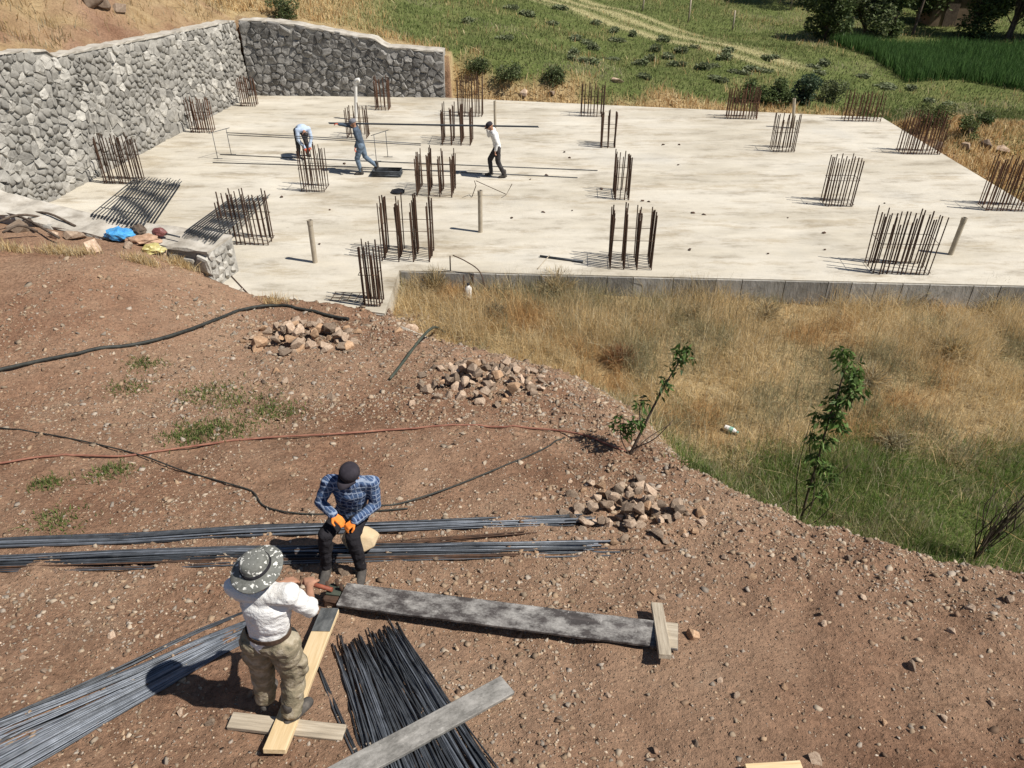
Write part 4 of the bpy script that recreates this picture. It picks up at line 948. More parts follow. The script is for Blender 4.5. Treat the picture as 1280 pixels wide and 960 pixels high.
# ------------------------------------------------------------------ bundles of bars on the earth
def bent_bar(p, q, r, mat, root, sag=None, n=7, key=None, wob=.01):
    p = Vector(p); q = Vector(q); pts = []
    w1 = Vector((random.gauss(0, wob), random.gauss(0, wob), 0))
    for i in range(n+1):
        t = i/n; c = p.lerp(q, t)+w1*math.sin(math.pi*t)*3
        c.z = max(c.z, hz(c.x, c.y)+r) if sag is None else c.z
        pts.append(c-root.location)
    link('bar', tube_mesh('bar', pts, r, 5), mat, root)
def bundle(name, label, px_a, px_b, n, r, mat, spread_a, spread_b, layers=2, jit_a=.1, jit_b=.1, group=None, lift=0., wob=.01, cat='rebar bundle', mats=None):
    A = G(*px_a); B = G(*px_b); d = (B-A); d.z = 0; nrm = Vector((-d.y, d.x, 0)).normalized(); dn = d.normalized()
    root = empty(name, A, 0, label, cat, group)
    for i in range(n):
        t = random.uniform(-1, 1); lay = random.randrange(layers)
        t2 = max(-1, min(1, t+random.gauss(0, .18)))
        pa = A+nrm*spread_a*t+dn*random.gauss(0, jit_a); pb = B+nrm*spread_b*t2+dn*random.gauss(0, jit_b)
        pa.z = hz(pa.x, pa.y)+r+lay*r*1.7*(1-abs(t)*.5)+lift; pb.z = hz(pb.x, pb.y)+r+lay*r*1.7*(1-abs(t)*.5)+lift
        m = mat if not mats else random.choice(mats)
        pts = []; w1 = nrm*random.gauss(0, wob); nn = 6
        for k in range(nn+1):
            f = k/nn; c = pa.lerp(pb, f)+w1*math.sin(math.pi*f)
            c.z = max(c.z, hz(c.x, c.y)+r+lay*r*1.5); pts.append(c-A)
        link('bar', tube_mesh('bar', pts, r*random.uniform(.9, 1.1), 5), m, root)
    return root
S2 = [M['steel'], M['steel'], M['steel_light']]
bundle('rebar_bundle', 'bundle of dark bars running behind the seated worker, farther of two', (-140, 691), (712, 653), 26, .009, M['steel'], .085, .10, 3, .1, .25, 'bar bundles on the earth', mats=S2, wob=.03)
bundle('rebar_bundle', 'bundle of dark bars running under the feet of the seated worker, nearer of two', (-140, 706), (728, 683), 24, .009, M['steel'], .07, .09, 3, .1, .25, 'bar bundles on the earth', mats=S2, wob=.03)
bundle('rebar_bundle', 'loose rusty strands in front of the two long bar bundles', (-140, 717), (700, 694), 12, .008, M['steel'], .06, .10, 1, .2, .6, 'bar bundles on the earth', mats=[M['rust'], M['steel']], wob=.05)
bundle('rebar_bundle', 'thin loose bars slanting between the two long bar bundles', (330, 695), (650, 668), 5, .008, M['rust'], .03, .05, 1, .2, .2, 'bar bundles on the earth', wob=.04)
bundle('rebar_fan', 'broad fan of blue-grey bars in the shade of the standing worker', (322, 783), (-190, 1040), 92, .0075, M['steel_light'], .13, .40, 2, .06, .2, None, mats=[M['steel_light'], M['steel_light'], M['steel']], wob=.01)
bundle('rebar_strands', 'few loose dark bars beside the broad fan of bars', (292, 770), (-180, 984), 6, .0075, M['steel'], .025, .04, 1, .08, .2, None, wob=.015)
bundle('rebar_sheaf', 'thick sheaf of black bar ends lying under the grey plank', (462, 806), (575, 1050), 125, .0068, M['steel'], .30, .42, 4, .10, .1, None, mats=[M['steel'], M['steel'], M['steel'], M['steel_light']], wob=.015)
bundle('rebar_strands', 'two thin bars lying apart beside the fresh pine plank', (398, 838), (470, 1010), 3, .007, M['steel'], .02, .04, 1, .05, .05, None)
hose('bent_bar', [(503, 803), (520, 826), (548, 862), (580, 905), (625, 965)], .007, M['steel'], 'single thin bar lying beside the sheaf of black bars', 'rod')

# ------------------------------------------------------------------ planks
def plank(p0, p1, width, thick, mat, label, lift0=.0, lift1=.0, ends=None, cat='plank', name='plank', roll=0., strip=None):
    a = G(*p0, lift0+thick); b = G(*p1, lift1+thick); a.z -= thick; b.z -= thick
    L = (b-a).length; me = bmesh.new(); bmesh.ops.create_cube(me, size=1)
    bmesh.ops.subdivide_edges(me, edges=[e for e in me.edges if abs(e.verts[0].co.y-e.verts[1].co.y) > .5], cuts=10)
    for v in me.verts: v.co = Vector((v.co.x*width, (v.co.y+.5)*L, (v.co.z+.5)*thick))
    bmesh.ops.bevel(me, geom=[e for e in me.edges if len(e.link_faces) == 2 and e.calc_face_angle(0) > .5], offset=.004, segments=1, affect='EDGES')
    sd = random.uniform(0, 50)
    for v in me.verts: v.co += Vector((noise.noise((sd, v.co.y*2, 0))*.006, 0, noise.noise((sd, v.co.y*1.3, 5))*.005))
    d = (b-a); y = d.normalized(); x = y.cross(Vector((0, 0, 1))).normalized(); z = x.cross(y)
    rotm = Matrix((x, y, z)).transposed().to_4x4()
    root = empty(name, a, 0, label, cat); root.rotation_euler = (rotm@Matrix.Rotation(roll, 4, 'Y')).to_euler()
    link('board', bm_mesh('board', me), mat, root)
    if ends:
        f0, f1, m2, t2 = ends
        link('stained_end', box_mesh('stained_end', width-.006, L*(f1-f0), t2, .003), m2, root, (0, L*(f0+f1)/2, thick+.001))
    return root, a, b
plank((342, 938), (412, 762), .17, .045, M['wood_new'], 'fresh yellow pine plank under the standing worker, dark at one end', .05, .05, (.80, .999, M['wood_tar'], .012))
plank((287, 899), (430, 915), .13, .04, M['wood_grey'], 'short pale cross plank under the fresh pine plank', .0, .0)
plank((427, 742), (848, 795), .275, .03, M['wood_dark'], 'long dark cement-smeared board lying on a cross piece', .12, .07, (.945, .999, M['wood_grey'], .004))
plank((821, 754), (832, 819), .105, .05, M['wood_grey'], 'short grey timber lying across the end of the long dark board', .105, .105)
plank((400, 982), (634, 855), .19, .035, M['wood_mid'], 'grey cement-stained plank laid slanting over the black bar ends', .09, .05)
plank((934, 964), (1004, 960), .12, .05, M['wood_new'], 'short sawn pale board end beside a lone rock', .0, .0)
# rebar bending station under the long board's end
p = G(412, 752); rt = empty('rebar_bender', p, R(-8), 'rusty bar-bending jig with red handle at the end of the dark board', 'bender')
link('base_block', box_mesh('base_block', .18, .2, .10, .012, .01), M['rust'], rt, (.06, .02, 0))
for (x, y) in ((-.02, .06), (.06, .1), (.12, .05)): link('pin', tube_mesh('pin', [(0, 0, .09), (0, 0, .2)], .018, 10), M['rust'], rt, (x, y, 0))
link('plate', box_mesh('plate', .14, .13, .02, .003), M['hose_green'], rt, (.05, .05, .105))
M['red_paint'] = simple('worn_red_paint', [(.3, (.17, .05, .03)), (.6, (.30, .09, .05)), (.8, (.36, .15, .09))], 9, .6)
link('handle', tube_mesh('handle', [(.04, .02, .15), (-.1, .04, .16), (-.26, .06, .16)], .022, 10), M['red_paint'], rt)
put_rock(G(432, 716), .085, 'rough rock lying between the boots of the seated worker', None, 0, .3).pop('group', None)

# ------------------------------------------------------------------ litter on the low wall
def crumple(name, sx, sy, sz, seed, amp=.35, sub=3):
    bm = bmesh.new(); bmesh.ops.create_icosphere(bm, subdivisions=sub, radius=1)
    for v in bm.verts:
        d = v.co.normalized(); f = 1+amp*noise.noise(d*2.3+Vector((seed, 0, 0)))+amp*.7*abs(noise.noise(d*5.5+Vector((0, seed, 0))))
        v.co = Vector((d.x*sx*f, d.y*sy*f, max(-.3, d.z)*sz*f))
    return bm_mesh(name, bm)
M['blue'] = simple('blue_plastic', [(.3, (.03, .20, .50)), (.7, (.12, .42, .70))], 9, .4, .5)
M['yellow'] = simple('yellow_plastic', [(.3, (.38, .31, .08)), (.7, (.50, .45, .22))], 7, .5, .5)
M['orange_c'] = simple('orange_cloth', [(.3, (.30, .18, .11)), (.7, (.48, .32, .22))], 9, .8)
M['maroon'] = simple('maroon_plastic', [(.3, (.10, .03, .03)), (.7, (.22, .09, .08))], 9, .5)
def wallp(u, v): p = S(u, v, 1.0); return p
tag(link('plastic_bag', crumple('plastic_bag', .33, .2, .15, 3, .5), M['blue'], loc=S(150, 294, 1.03), rot=(0, 0, -.2)), 'crumpled bright blue plastic bag on the low wall', 'bag')
tag(link('plastic_bag', crumple('plastic_bag', .22, .16, .12, 8, .4), M['yellow'], loc=S(192, 312, .98), rot=(0, 0, .2)), 'crumpled yellow plastic bag on the near edge of the low wall', 'bag')
tag(link('cloth_bundle', crumple('cloth_bundle', .34, .17, .1, 12, .5), M['orange_c'], loc=S(180, 300, 1.0), rot=(0, 0, -.1)), 'rumpled orange and pink cloth beside the yellow bag', 'cloth')
tag(link('grey_bag', crumple('grey_bag', .16, .14, .13, 15, .4), M['bark'], loc=S(173, 288, 1.03)), 'small dark bag squeezed between the blue bag and the drill', 'bag')
rt = empty('power_tool', S(200, 294, 1.02), R(-12), 'maroon power drill with a long bit lying on the low wall', 'drill')
link('motor_body', crumple('motor_body', .17, .11, .13, 22, .2), M['maroon'], rt, (0, 0, .05)); link('handle', tube_mesh('handle', [(-.05, -.05, .03), (-.12, -.18, .03)], .04, 8), M['pvc_dark'], rt)
link('bit', tube_mesh('bit', [(.1, 0, .06), (.55, -.06, .03)], .02, 8), M['steel'], rt)
for k, (u, v, r_) in enumerate(((205, 318, .16), (160, 310, .15), (25, 290, .3), (95, 300, .28), (70, 298, .18), (120, 314, .3), (55, 282, .22), (240, 318, .14))):
    p = G(u, v); put_rock(Vector((p.x, p.y, p.z)), r_, 'dusty rock lying along the low wall', 'rocks along the low wall', .1, .3)
for k, (u0, v0, u1, v1) in enumerate(((-10, 268, 75, 300), (5, 295, 48, 292), (15, 262, 45, 285), (-10, 285, 60, 275), (30, 270, 95, 285))):
    a = G(u0, v0, .1); b = G(u1, v1, .1)
    rod('dead_branch', [a+Vector((0, 0, .08)), a.lerp(b, .5)+Vector((0, .05, .2)), b+Vector((0, 0, .05))], .028, M['bark'], 'dead grey branch heaped at the left end of the low wall' if False else 'dead grey branch in the brushwood behind the low wall end', 'branch', 'brushwood branches', 4)

# ------------------------------------------------------------------ PEOPLE
_ico = None
def blob(name, segs, voxel=.014, smooth=6, wrinkle=0., seed=0, wfreq=9.):
    """continuous surface grown over tapered limbs: list of (p0, r0, p1, r1), r = number or (rx, ry, rz)"""
    global _ico
    if _ico is None:
        b = bmesh.new(); bmesh.ops.create_icosphere(b, subdivisions=2, radius=1); _ico = np.array([v.co[:] for v in b.verts]); b.free()
    bm = bmesh.new()
    for p0, r0, p1, r1 in segs:
        vs = []
        for p, r_ in ((p0, r0), (p1, r1)):
            rr = np.array(r_ if isinstance(r_, tuple) else (r_,)*3)
            for q in _ico*rr+np.array(p): vs.append(bm.verts.new(q))
        res = bmesh.ops.convex_hull(bm, input=vs)
        kill = [g for g in res['geom_interior'] if isinstance(g, bmesh.types.BMVert)]
        bmesh.ops.delete(bm, geom=kill, context='VERTS')
    bmesh.ops.recalc_face_normals(bm, faces=bm.faces[:])
    me = bm_mesh(name, bm); o = bpy.data.objects.new(name, me); COL.objects.link(o)
    md = o.modifiers.new('r', 'REMESH'); md.mode = 'VOXEL'; md.voxel_size = voxel
    sm = o.modifiers.new('s', 'SMOOTH'); sm.factor = .5; sm.iterations = smooth
    dg = bpy.context.evaluated_depsgraph_get(); ev = o.evaluated_get(dg); me2 = bpy.data.meshes.new_from_object(ev)
    bpy.data.objects.remove(o); me2.name = name; me2.materials.clear()
    if wrinkle:
        for v in me2.vertices:
            c = v.co; f = noise.noise(Vector((c.x*wfreq+seed, c.y*wfreq, c.z*wfreq*1.5)))+.6*abs(noise.noise(Vector((c.x*wfreq*1.8, c.y*wfreq*1.8+seed, c.z*wfreq*2.4+c.x*6))))
            v.co = c+v.normal*(f*wrinkle)
    me2.polygons.foreach_set('use_smooth', [True]*len(me2.polygons)); return me2
def add(p, q, s=1): return tuple(a+s*b for a, b in zip(p, q))
def lerp(p, q, t): return tuple(a+(b-a)*t for a, b in zip(p, q))
def hand_segs(wr, d, up, side, curl=.5, k=1.0):
    """palm, four unequal bent fingers and a thumb; d = hand direction, up = back of the hand, side = +1/-1 thumb side"""
    d = Vector(d).normalized(); up = Vector(up); up = (up-d*up.dot(d)).normalized(); s = d.cross(up)*side; w0 = Vector(wr); out = []
    kn = w0+d*.09*k
    for i, (o_, L) in enumerate(((.030, .072), (.010, .080), (-.011, .075), (-.031, .058))):
        b = kn+s*o_*k; out.append((tuple(w0+s*o_*.6*k), .017*k, tuple(b), .0135*k))
        m_ = b+(d*math.cos(curl)-up*math.sin(curl))*L*.5*k; e = m_+(d*math.cos(curl*2.1)-up*math.sin(curl*2.1))*L*.5*k
        out += [(tuple(b), .0115*k, tuple(m_), .0105*k), (tuple(m_), .0105*k, tuple(e), .009*k)]
    tb_ = w0+d*.03*k+s*.03*k; tm = tb_+(s*.75+d*.65-up*.2).normalized()*.045*k; te = tm+(d*.9-up*.5+s*.1).normalized()*.035*k
    out += [(tuple(w0), .019*k, tuple(tb_), .0155*k), (tuple(tb_), .0145*k, tuple(tm), .0125*k), (tuple(tm), .0125*k, tuple(te), .010*k)]
    return out
def cloth(name, stops, scale=5, vary=0): return simple(name, stops, scale, .95, .1, bs=.8, bd=.03, bscale=11, detail=7)
M['skin'] = simple('skin', [(.3, (.30, .15, .09)), (.7, (.40, .215, .14))], 8, .6, .35, bs=.1)
M['hair'] = simple('dark_hair', [(.3, (.012, .009, .008)), (.7, (.03, .024, .02))], 30, .6)
M['white_shirt'] = cloth('white_cotton', [(.28, (.50, .47, .43)), (.42, (.66, .65, .63)), (.7, (.78, .77, .76))])
M['khaki'] = cloth('faded_khaki', [(.34, (.12, .105, .07)), (.43, (.22, .19, .13)), (.52, (.27, .225, .155)), (.60, (.38, .33, .25)), (.7, (.30, .26, .19))], 9)
M['black_cloth'] = cloth('black_cloth', [(.3, (.012, .011, .013)), (.7, (.03, .028, .032))])
M['boot'] = simple('dusty_boot', [(.3, (.04, .036, .033)), (.55, (.075, .067, .06)), (.75, (.14, .122, .105))], 14, .9)
M['belt'] = simple('leather_belt', [(.3, (.05, .03, .02)), (.7, (.10, .065, .045))], 9, .7)
M['glove'] = simple('orange_glove', [(.3, (.66, .16, .02)), (.7, (.80, .27, .05))], 14, .7, bs=.3)
M['cap_dark'] = simple('dark_cap', [(.3, (.018, .015, .020)), (.7, (.040, .034, .042))], 12, .9)
M['denim'] = cloth('denim', [(.3, (.045, .06, .085)), (.7, (.10, .13, .17))])
M['denim_light'] = cloth('washed_denim', [(.3, (.10, .14, .19)), (.7, (.17, .22, .28))])
M['sky_shirt'] = cloth('pale_blue_cotton', [(.3, (.36, .44, .56)), (.7, (.46, .54, .66))])
M['dk_trouser'] = cloth('dark_grey_trousers', [(.3, (.03, .028, .03)), (.7, (.065, .06, .06))])
M['grey_cap'] = simple('grey_cap', [(.3, (.12, .12, .14)), (.7, (.2, .2, .22))], 12, .9)
M['red_glove'] = simple('red_glove', [(.3, (.42, .07, .04)), (.7, (.55, .13, .07))], 14, .7)
def camo():
    m, nt, b = new_mat('leaf_print_cloth', .95, .1)
    base = ramp(nt, tex(nt, 'noise', 16, 4), [(.35, (.10, .102, .09)), (.5, (.165, .165, .15)), (.65, (.12, .122, .108))])
    n1 = tex(nt, 'noise', 26, 3, .6); f = ramp(nt, n1, [(.575, (0, 0, 0)), (.60, (1, 1, 1))])
    nt.links.new(mix(nt, f, base, (.66, .65, .60)), b.inputs['Base Color']); bump(nt, b, tex(nt, 'noise', 60, 3), .2, .004); return m
M['camo'] = camo()
def plaid():
    m, nt, b = new_mat('blue_plaid_cotton', .95, .1)
    tc = nd(nt, 'ShaderNodeTexCoord'); sp = nd(nt, 'ShaderNodeSeparateXYZ')
    nz = nd(nt, 'ShaderNodeTexNoise'); nz.inputs['Scale'].default_value = 9; nz.inputs['Detail'].default_value = 3; nt.links.new(tc.outputs['Object'], nz.inputs['Vector'])
    vm = nd(nt, 'ShaderNodeVectorMath', operation='MULTIPLY_ADD'); vm.inputs[1].default_value = (.05, .05, .05)
    nt.links.new(nz.outputs['Color'], vm.inputs[0]); nt.links.new(tc.outputs['Object'], vm.inputs[2]); nt.links.new(vm.outputs[0], sp.inputs[0])
    def bands(src, freq, lo, hi):
        mu = nd(nt, 'ShaderNodeMath', operation='MULTIPLY'); mu.inputs[1].default_value = freq; nt.links.new(src, mu.inputs[0])
        fr = nd(nt, 'ShaderNodeMath', operation='FRACT'); nt.links.new(mu.outputs[0], fr.inputs[0])
        return ramp(nt, fr.outputs[0], [(0, (0, 0, 0)), (lo, (0, 0, 0)), (lo+.03, (1, 1, 1)), (hi, (1, 1, 1)), (hi+.03, (0, 0, 0))])
    ad = nd(nt, 'ShaderNodeMath', operation='ADD'); nt.links.new(sp.outputs[0], ad.inputs[0]); nt.links.new(sp.outputs[1], ad.inputs[1])
    c = mix(nt, bands(ad.outputs[0], 13, .45, .92), (.022, .035, .085), (.06, .095, .18)); c = mix(nt, bands(sp.outputs[2], 13, .45, .92), c, (.055, .09, .17))
    c = mix(nt, bands(ad.outputs[0], 17, .08, .3), c, (.20, .25, .35)); c = mix(nt, bands(sp.outputs[2], 17, .08, .3), c, (.24, .29, .38))
    nt.links.new(c, b.inputs['Base Color']); bump(nt, b, tex(nt, 'noise', 11, 6), .8, .03); return m
M['plaid'] = plaid()

def person(label, loc, rz, J, shirt, trousers, boots, voxel=.014, gloves=None, sleeve=1.0, tuck=True, hat=None, belt=None, wr=.007, hand_dir=None, group=None, scale=1.0, wide=1.0, curl=(.6, .6), hem=0., baggy=0.):
    root = empty('person', loc, rz, label, 'person', group); root.scale = (scale,)*3
    g = lambda k: J[k]; sk = M['skin']
    pel, wa, ch, nk, hd = g('pelvis'), g('waist'), g('chest'), g('neck'), g('head')
    T = []
    tor = lambda e: [(pel, (.145*wide+e, .105*wide+e, .10+e), wa, (.135*wide+e, .10*wide+e, .10+e)), (wa, (.135*wide+e, .10*wide+e, .1+e), ch, (.165*wide+e, .115*wide+e, .12+e)),
                     (ch, (.15*wide+e, .105+e, .10+e), lerp(ch, nk, .72), (.10+e, .075+e, .05+e)), (g('shL'), .066+e, lerp(ch, nk, .55), .075+e), (g('shR'), .066+e, lerp(ch, nk, .55), .075+e)]
    arm = lambda s, e, f=1.0: [(g('sh'+s), .060+e, g('el'+s), .045+e)]+([(g('el'+s), .044+e, lerp(g('el'+s), g('wr'+s), f), .034+(e if f == 1 else e))] if f > 0 else [])
    leg = lambda s, e, f=1.0: [(g('hip'+s), .088+e, g('kn'+s), .060+e), (g('kn'+s), .060+e, lerp(g('kn'+s), g('an'+s), f), .042+e)]
    hands = {}
    for s, sd in (('L', -1), ('R', 1)):
        d = (hand_dir or {}).get(s) or tuple(Vector(g('wr'+s))-Vector(g('el'+s)))
        hands[s] = hand_segs(g('wr'+s), d, (0, .2, 1), sd if s == 'R' else sd, curl[0 if s == 'L' else 1], 1.05)
    up = (Vector(hd)-Vector(nk)).normalized(); fw = Vector(J.get('face', (0, 1, 0))); fw = (fw-up*fw.dot(up)).normalized(); rt_ = fw.cross(up)
    hp = lambda a, b, c: tuple(Vector(hd)+rt_*a+fw*b+up*c)
    head = [(nk, .058, hp(0, -.01, -.06), .058), (hp(0, -.02, .03), .088, hp(0, .02, .0), .078), (hp(0, .045, -.05), .052, hp(0, .03, -.08), .045), (hp(0, -.02, .05), .085, hp(0, .02, .04), .08),
            (hp(0, .085, .005), .013, hp(0, .108, -.025), .017), (hp(-.03, .078, -.065), .016, hp(.03, .078, -.065), .016),
            (hp(.08, -.01, .01), .02, hp(.09, -.02, -.03), .016), (hp(-.08, -.01, .01), .02, hp(-.09, -.02, -.03), .016), (hp(-.04, .075, .03), .016, hp(.04, .075, .03), .016)]
    body = tor(-.012)+arm('L', -.006)+arm('R', -.006)+leg('L', -.01)+leg('R', -.01)+head+[(lerp(ch, nk, .7), .06, nk, .055)]
    for s in 'LR':
        body += [(g('an'+s), .036, g('toe'+s), .03)]
        if not gloves: body += hands[s]
    link('body', blob('body', body, min(voxel, .012) if not gloves else voxel, 3), sk, root)
    sh = tor(.016)
    if hem: sh += [(add(pel, (0, 0, -hem*.2)), (.16*wide, .125*wide, .08), add(pel, (0, -.01, -hem)), (.17*wide, .135*wide, .05))]
    for s in 'LR': sh += arm(s, .016, sleeve)
    link('shirt', blob('shirt', sh, voxel, 5, wr, 3.1), M[shirt], root)
    tr = [(add(pel, (0, 0, -.02)), (.155*wide, .12*wide, .10), lerp(pel, wa, .55), (.148*wide, .115*wide, .07))]
    for s in 'LR': tr += [(pel, .11, g('hip'+s), .105)]+leg(s, .022+baggy, .90)+[(lerp(g('kn'+s), g('an'+s), .55), .066+baggy*.6, lerp(g('kn'+s), g('an'+s), .90), .064+baggy*.4)]+([(add(lerp(g('hip'+s), g('kn'+s), .55), (-.09 if s == 'L' else .09, 0, 0)), .05, add(lerp(g('hip'+s), g('kn'+s), .85), (-.085 if s == 'L' else .085, 0, 0)), .05)] if baggy else [])
    link('trousers', blob('trousers', tr, voxel, 5, wr*1.15, 8.7), M[trousers], root)
    if belt:
        c = lerp(pel, wa, .72); n = 28; pts = [(c[0]+(.148*wide+.010)*math.cos(2*math.pi*k/n), c[1]+(.112*wide+.010)*math.sin(2*math.pi*k/n), c[2]+.004*math.sin(3*k)) for k in range(n+1)]
        bm = bmesh.new(); rg2 = []
        for (q, z_, ) in ((1, -.02), (1.03, -.02), (1.03, .02), (1, .02)): rg2.append([bm.verts.new((c[0]+(p[0]-c[0])*q, c[1]+(p[1]-c[1])*q, p[2]+z_)) for p in pts[:-1]])
        for i in range(4):
            for k in range(n): bm.faces.new((rg2[i][k], rg2[i][(k+1) % n], rg2[(i+1) % 4][(k+1) % n], rg2[(i+1) % 4][k]))
        bmesh.ops.recalc_face_normals(bm, faces=bm.faces[:]); link('belt', bm_mesh('belt', bm), M[belt], root)
    for s in 'LR':
        a, t_ = g('an'+s), g('toe'+s); heel = tuple(Vector(a)-(Vector(t_)-Vector(a)).normalized()*.05); fl = min(a[2], t_[2])
        bs = [(add(a, (0, 0, .13)), .056, add(a, (0, 0, -.02)), .055), (add(a, (0, 0, -.02)), .056, t_, (.050, .050, .040)), ((heel[0], heel[1], max(heel[2]-.05, fl)), .036, t_, (.046, .046, .03))]
        link('boot', blob('boot', bs, min(voxel, .012), 3), M[boots], root)
        if gloves: link('glove', blob('glove', hands[s]+[(g('wr'+s), .033, lerp(g('wr'+s), g('el'+s), .18), .040)], .0065 if voxel < .02 else .012, 2), M[gloves], root)
    rot = Matrix((rt_, fw, up)).transposed().to_4x4()
    if hat: hat(root, Vector(hd), rot)
    else: link('hair', blob('hair', [(hp(0, -.03, .045), .092, hp(0, -.0, .05), .088)], .012, 2), M['hair'], root)
    return root
def lathe_hat(name, prof, mat, root, hd, rot, n=36, wave=0., dz=0., tilt=0.):
    bm = bmesh.new(); rs = []
    for (r_, z) in prof:
        rs.append([bm.verts.new((r_*math.cos(2*math.pi*k/n), r_*1.06*math.sin(2*math.pi*k/n), z+wave*(r_/.2)**2*(math.sin(2*math.pi*k/n*2+.6)+.5*math.sin(2*math.pi*k/n*5)))) for k in range(n)])
    for i in range(len(rs)-1):
        for k in range(n): bm.faces.new((rs[i][k], rs[i][(k+1) % n], rs[i+1][(k+1) % n], rs[i+1][k]))
    bm.faces.new(rs[-1])
    o = link(name, bm_mesh(name, bm), mat, root, smooth=True); o.matrix_local = Matrix.Translation(hd)@rot@Matrix.Translation((0, -.01, dz))@Matrix.Rotation(tilt, 4, 'X'); return o
def bucket_hat(root, hd, rot):
    h_ = lathe_hat('hat', [(.110, .035), (.135, .026), (.172, .018), (.182, .020), (.179, .026), (.140, .036), (.106, .05), (.102, .055), (.096, .10), (.088, .125), (.070, .140), (.04, .146), (.01, .148)], M['camo'], root, hd, rot, wave=.010, tilt=.42)
    b_ = lathe_hat('hat_band', [(.1075, .052), (.1055, .074)], M['black_cloth'], root, hd, rot, tilt=.42); b_.parent = h_; b_.matrix_local = Matrix.Identity(4)
def make_cap(mat):
    def cap(root, hd, rot):
        c_ = lathe_hat('cap', [(.098, .02), (.104, .03), (.105, .06), (.098, .095), (.078, .122), (.045, .136), (.01, .139)], mat, root, hd, rot)
        bm = bmesh.new(); n = 12; top = []; bot = []
        for ring, z in ((0, 0), (1, 0)):
            pass
        V = []
        for k in range(n+1):
            a = R(25+130*k/n); f = math.sin(math.pi*k/n)
            V.append([bm.verts.new((.103*math.cos(a), .108*math.sin(a), .03)), bm.verts.new((.112*math.cos(a), (.11+.085*f)*math.sin(a)+.002, .022-.018*(1-f))), bm.verts.new((.112*math.cos(a), (.11+.085*f)*math.sin(a)+.002, .014-.018*(1-f))), bm.verts.new((.103*math.cos(a), .108*math.sin(a), .022))])
        for k in range(n):
            for j in range(4): bm.faces.new((V[k][j], V[k+1][j], V[k+1][(j+1) % 4], V[k][(j+1) % 4]))
        bmesh.ops.recalc_face_normals(bm, faces=bm.faces[:])
        link('visor', bm_mesh('visor', bm), mat, c_, smooth=True)
    return cap
# 1 the worker standing on the pine plank, seen from behind
f1 = G(347, 893)
person('worker in white shirt and leaf-print brimmed hat standing on planks with back turned', Vector((f1.x, f1.y, f1.z+.05)), R(-10), dict(
    pelvis=(.11, 0, .92), waist=(.13, .0, 1.06), chest=(.15, .01, 1.28), neck=(.155, .02, 1.47), head=(.14, .05, 1.585), face=(-.05, 1, -.05),
    shL=(-.04, .01, 1.42), shR=(.34, .01, 1.42), elL=(-.07, .13, 1.18), elR=(.43, .10, 1.18), wrL=(.09, .36, 1.09), wrR=(.30, .36, 1.11),
    hipL=(.01, 0, .89), hipR=(.21, 0, .89), knL=(-.05, .05, .48), knR=(.20, .05, .48), anL=(-.09, .03, .09), anR=(.17, -.06, .09), toeL=(-.12, .20, .035), toeR=(.23, .09, .035)),
    'white_shirt', 'khaki', 'boot', .010, None, .25, hat=bucket_hat, belt='belt', wr=.013, wide=1.02, baggy=.014, scale=.98)
# 2 the worker sitting on a block, facing the camera
f2 = G(428, 721)
sb = f2+Vector((.10, .46, 0)); sb.z = hz(sb.x, sb.y)
M['tan_block'] = simple('tan_sandstone', [(.3, (.42, .31, .18)), (.7, (.58, .46, .30))], 6, .9, bs=.5)
o = link('seat_block', rock_mesh('seat_block', 55, .24, .15, .22, 20), M['tan_block'], loc=(sb.x, sb.y, sb.z+.18)); tag(o, 'tan stone block on which the worker in plaid sits', 'block')
person('worker in blue plaid shirt, dark cap and orange gloves sitting on a block', Vector((f2.x, f2.y+.44, hz(f2.x, f2.y+.2))), R(180), dict(
    pelvis=(-.07, 0, .54), waist=(-.10, .02, .71), chest=(-.13, .06, .93), neck=(-.15, .11, 1.12), head=(-.16, .165, 1.225), face=(.35, .85, -.08),
    shL=(-.36, .07, 1.04), shR=(.09, .08, 1.06), elL=(-.37, .10, .75), elR=(.20, .14, .82), wrL=(-.19, .33, .74), wrR=(.03, .34, .84),
    hipL=(-.15, .02, .52), hipR=(.04, .02, .52), knL=(-.16, .40, .58), knR=(.13, .38, .58), anL=(-.20, .40, .09), anR=(.18, .38, .09), toeL=(-.21, .60, .035), toeR=(.20, .59, .035)),
    'plaid', 'black_cloth', 'boot', .010, 'glove', 1.0, hat=make_cap(M['cap_dark']), wr=.011, wide=1.12, hand_dir={'L': (.6, .45, -.25), 'R': (-.75, .45, -.35)}, curl=(.7, .45), scale=.93)
# 3 the stooping worker
f3 = S(380, 196)
person('stooping worker in pale blue shirt tying bars at a rebar cage', f3, R(-150), dict(
    pelvis=(0, -.10, .88), waist=(0, .06, .98), chest=(0, .28, 1.02), neck=(0, .46, .96), head=(0, .56, .88), face=(0, .3, -.9),
    shL=(-.19, .36, .99), shR=(.19, .36, .99), elL=(-.22, .42, .70), elR=(.22, .44, .70), wrL=(-.10, .52, .46), wrR=(.08, .55, .46),
    hipL=(-.10, -.08, .86), hipR=(.10, -.08, .86), knL=(-.14, .04, .46), knR=(.14, .02, .46), anL=(-.15, -.06, .08), anR=(.15, -.06, .08), toeL=(-.17, .1, .035), toeR=(.17, .1, .035)),
    'sky_shirt', 'dk_trouser', 'boot', .022, 'red_glove', 1.0, hat=None, wr=.008)
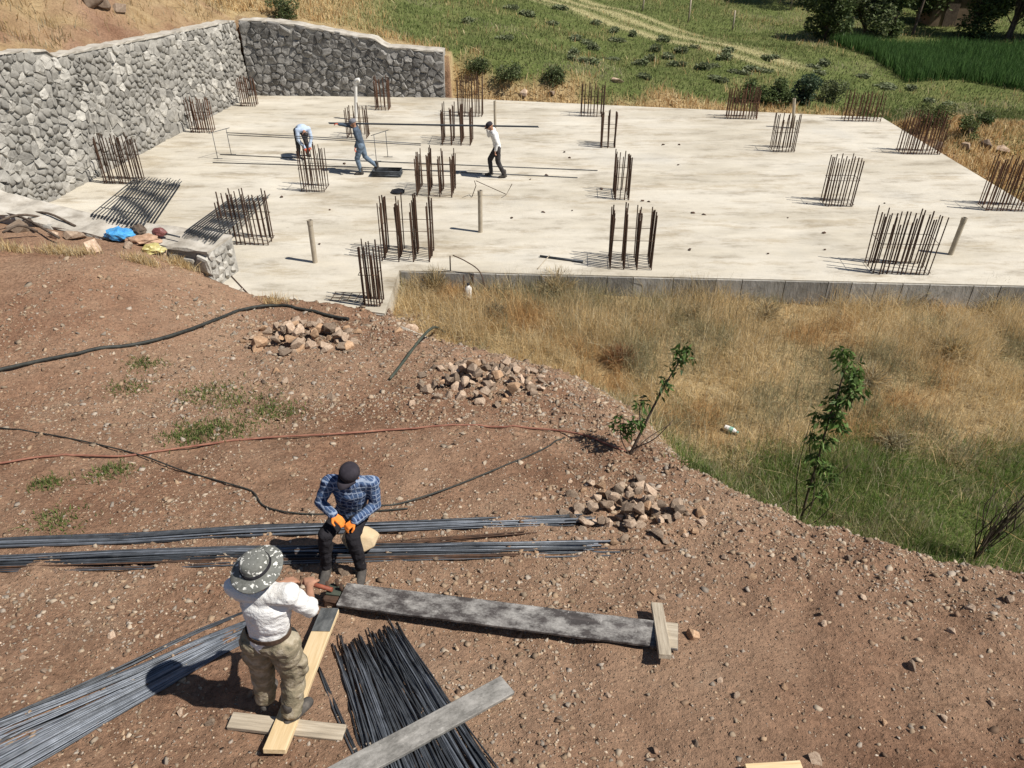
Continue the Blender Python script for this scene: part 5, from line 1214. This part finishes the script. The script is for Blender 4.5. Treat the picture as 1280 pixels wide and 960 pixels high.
# 4 the worker in denim, arm stretched along the carried rods
f4 = S(455, 217)
person('walking worker in dark denim with arm stretched along the carried rods', f4, R(90), dict(
    pelvis=(0, 0, .93), waist=(0, .03, 1.08), chest=(0, .07, 1.28), neck=(0, .13, 1.46), head=(0, .17, 1.57), face=(0, 1, -.15),
    shL=(-.19, .09, 1.40), shR=(.19, .12, 1.41), elL=(-.24, .02, 1.14), elR=(.16, .38, 1.46), wrL=(-.24, .12, .92), wrR=(.08, .62, 1.52),
    hipL=(-.09, 0, .90), hipR=(.09, 0, .90), knL=(-.09, .15, .50), knR=(.10, -.08, .50), anL=(-.10, .06, .08), anR=(.10, -.42, .20), toeL=(-.11, .23, .035), toeR=(.11, -.33, .06)),
    'denim', 'denim_light', 'boot', .022, 'red_glove', 1.0, hat=make_cap(M['grey_cap']), wr=.008)
# 5 the worker in white, following
f5 = S(622, 221)
person('walking worker in white shirt and dark cap carrying rods on the shoulder', f5, R(90), dict(
    pelvis=(0, 0, .93), waist=(0, .03, 1.08), chest=(0, .08, 1.28), neck=(0, .16, 1.46), head=(0, .22, 1.56), face=(0, 1, -.3),
    shL=(-.19, .10, 1.40), shR=(.19, .12, 1.41), elL=(-.24, .0, 1.14), elR=(.27, .26, 1.20), wrL=(-.23, .05, .90), wrR=(.20, .30, 1.44),
    hipL=(-.09, 0, .90), hipR=(.09, 0, .90), knL=(-.09, -.02, .49), knR=(.10, .24, .52), anL=(-.10, -.22, .09), anR=(.10, .20, .10), toeL=(-.11, -.07, .035), toeR=(.11, .36, .04)),
    'white_shirt', 'dk_trouser', 'boot', .022, None, 1.0, hat=make_cap(M['cap_dark']), wr=.008)
# the rods on their shoulders
pa = Vector((f4.x-.95, f4.y+.15, 1.53)); pb = Vector((f5.x+1.25, f5.y+.17, 1.50))
rt = empty('carried_rods', pa, 0, 'bundle of long dark rods carried on the shoulders of two workers', 'rods')
for k in range(5):
    o_ = Vector((random.uniform(-.05, .05), .018*math.cos(k*1.26), .018*math.sin(k*1.26)))
    bar_between(o_, pb-pa+o_, .012, M['steel'], rt)
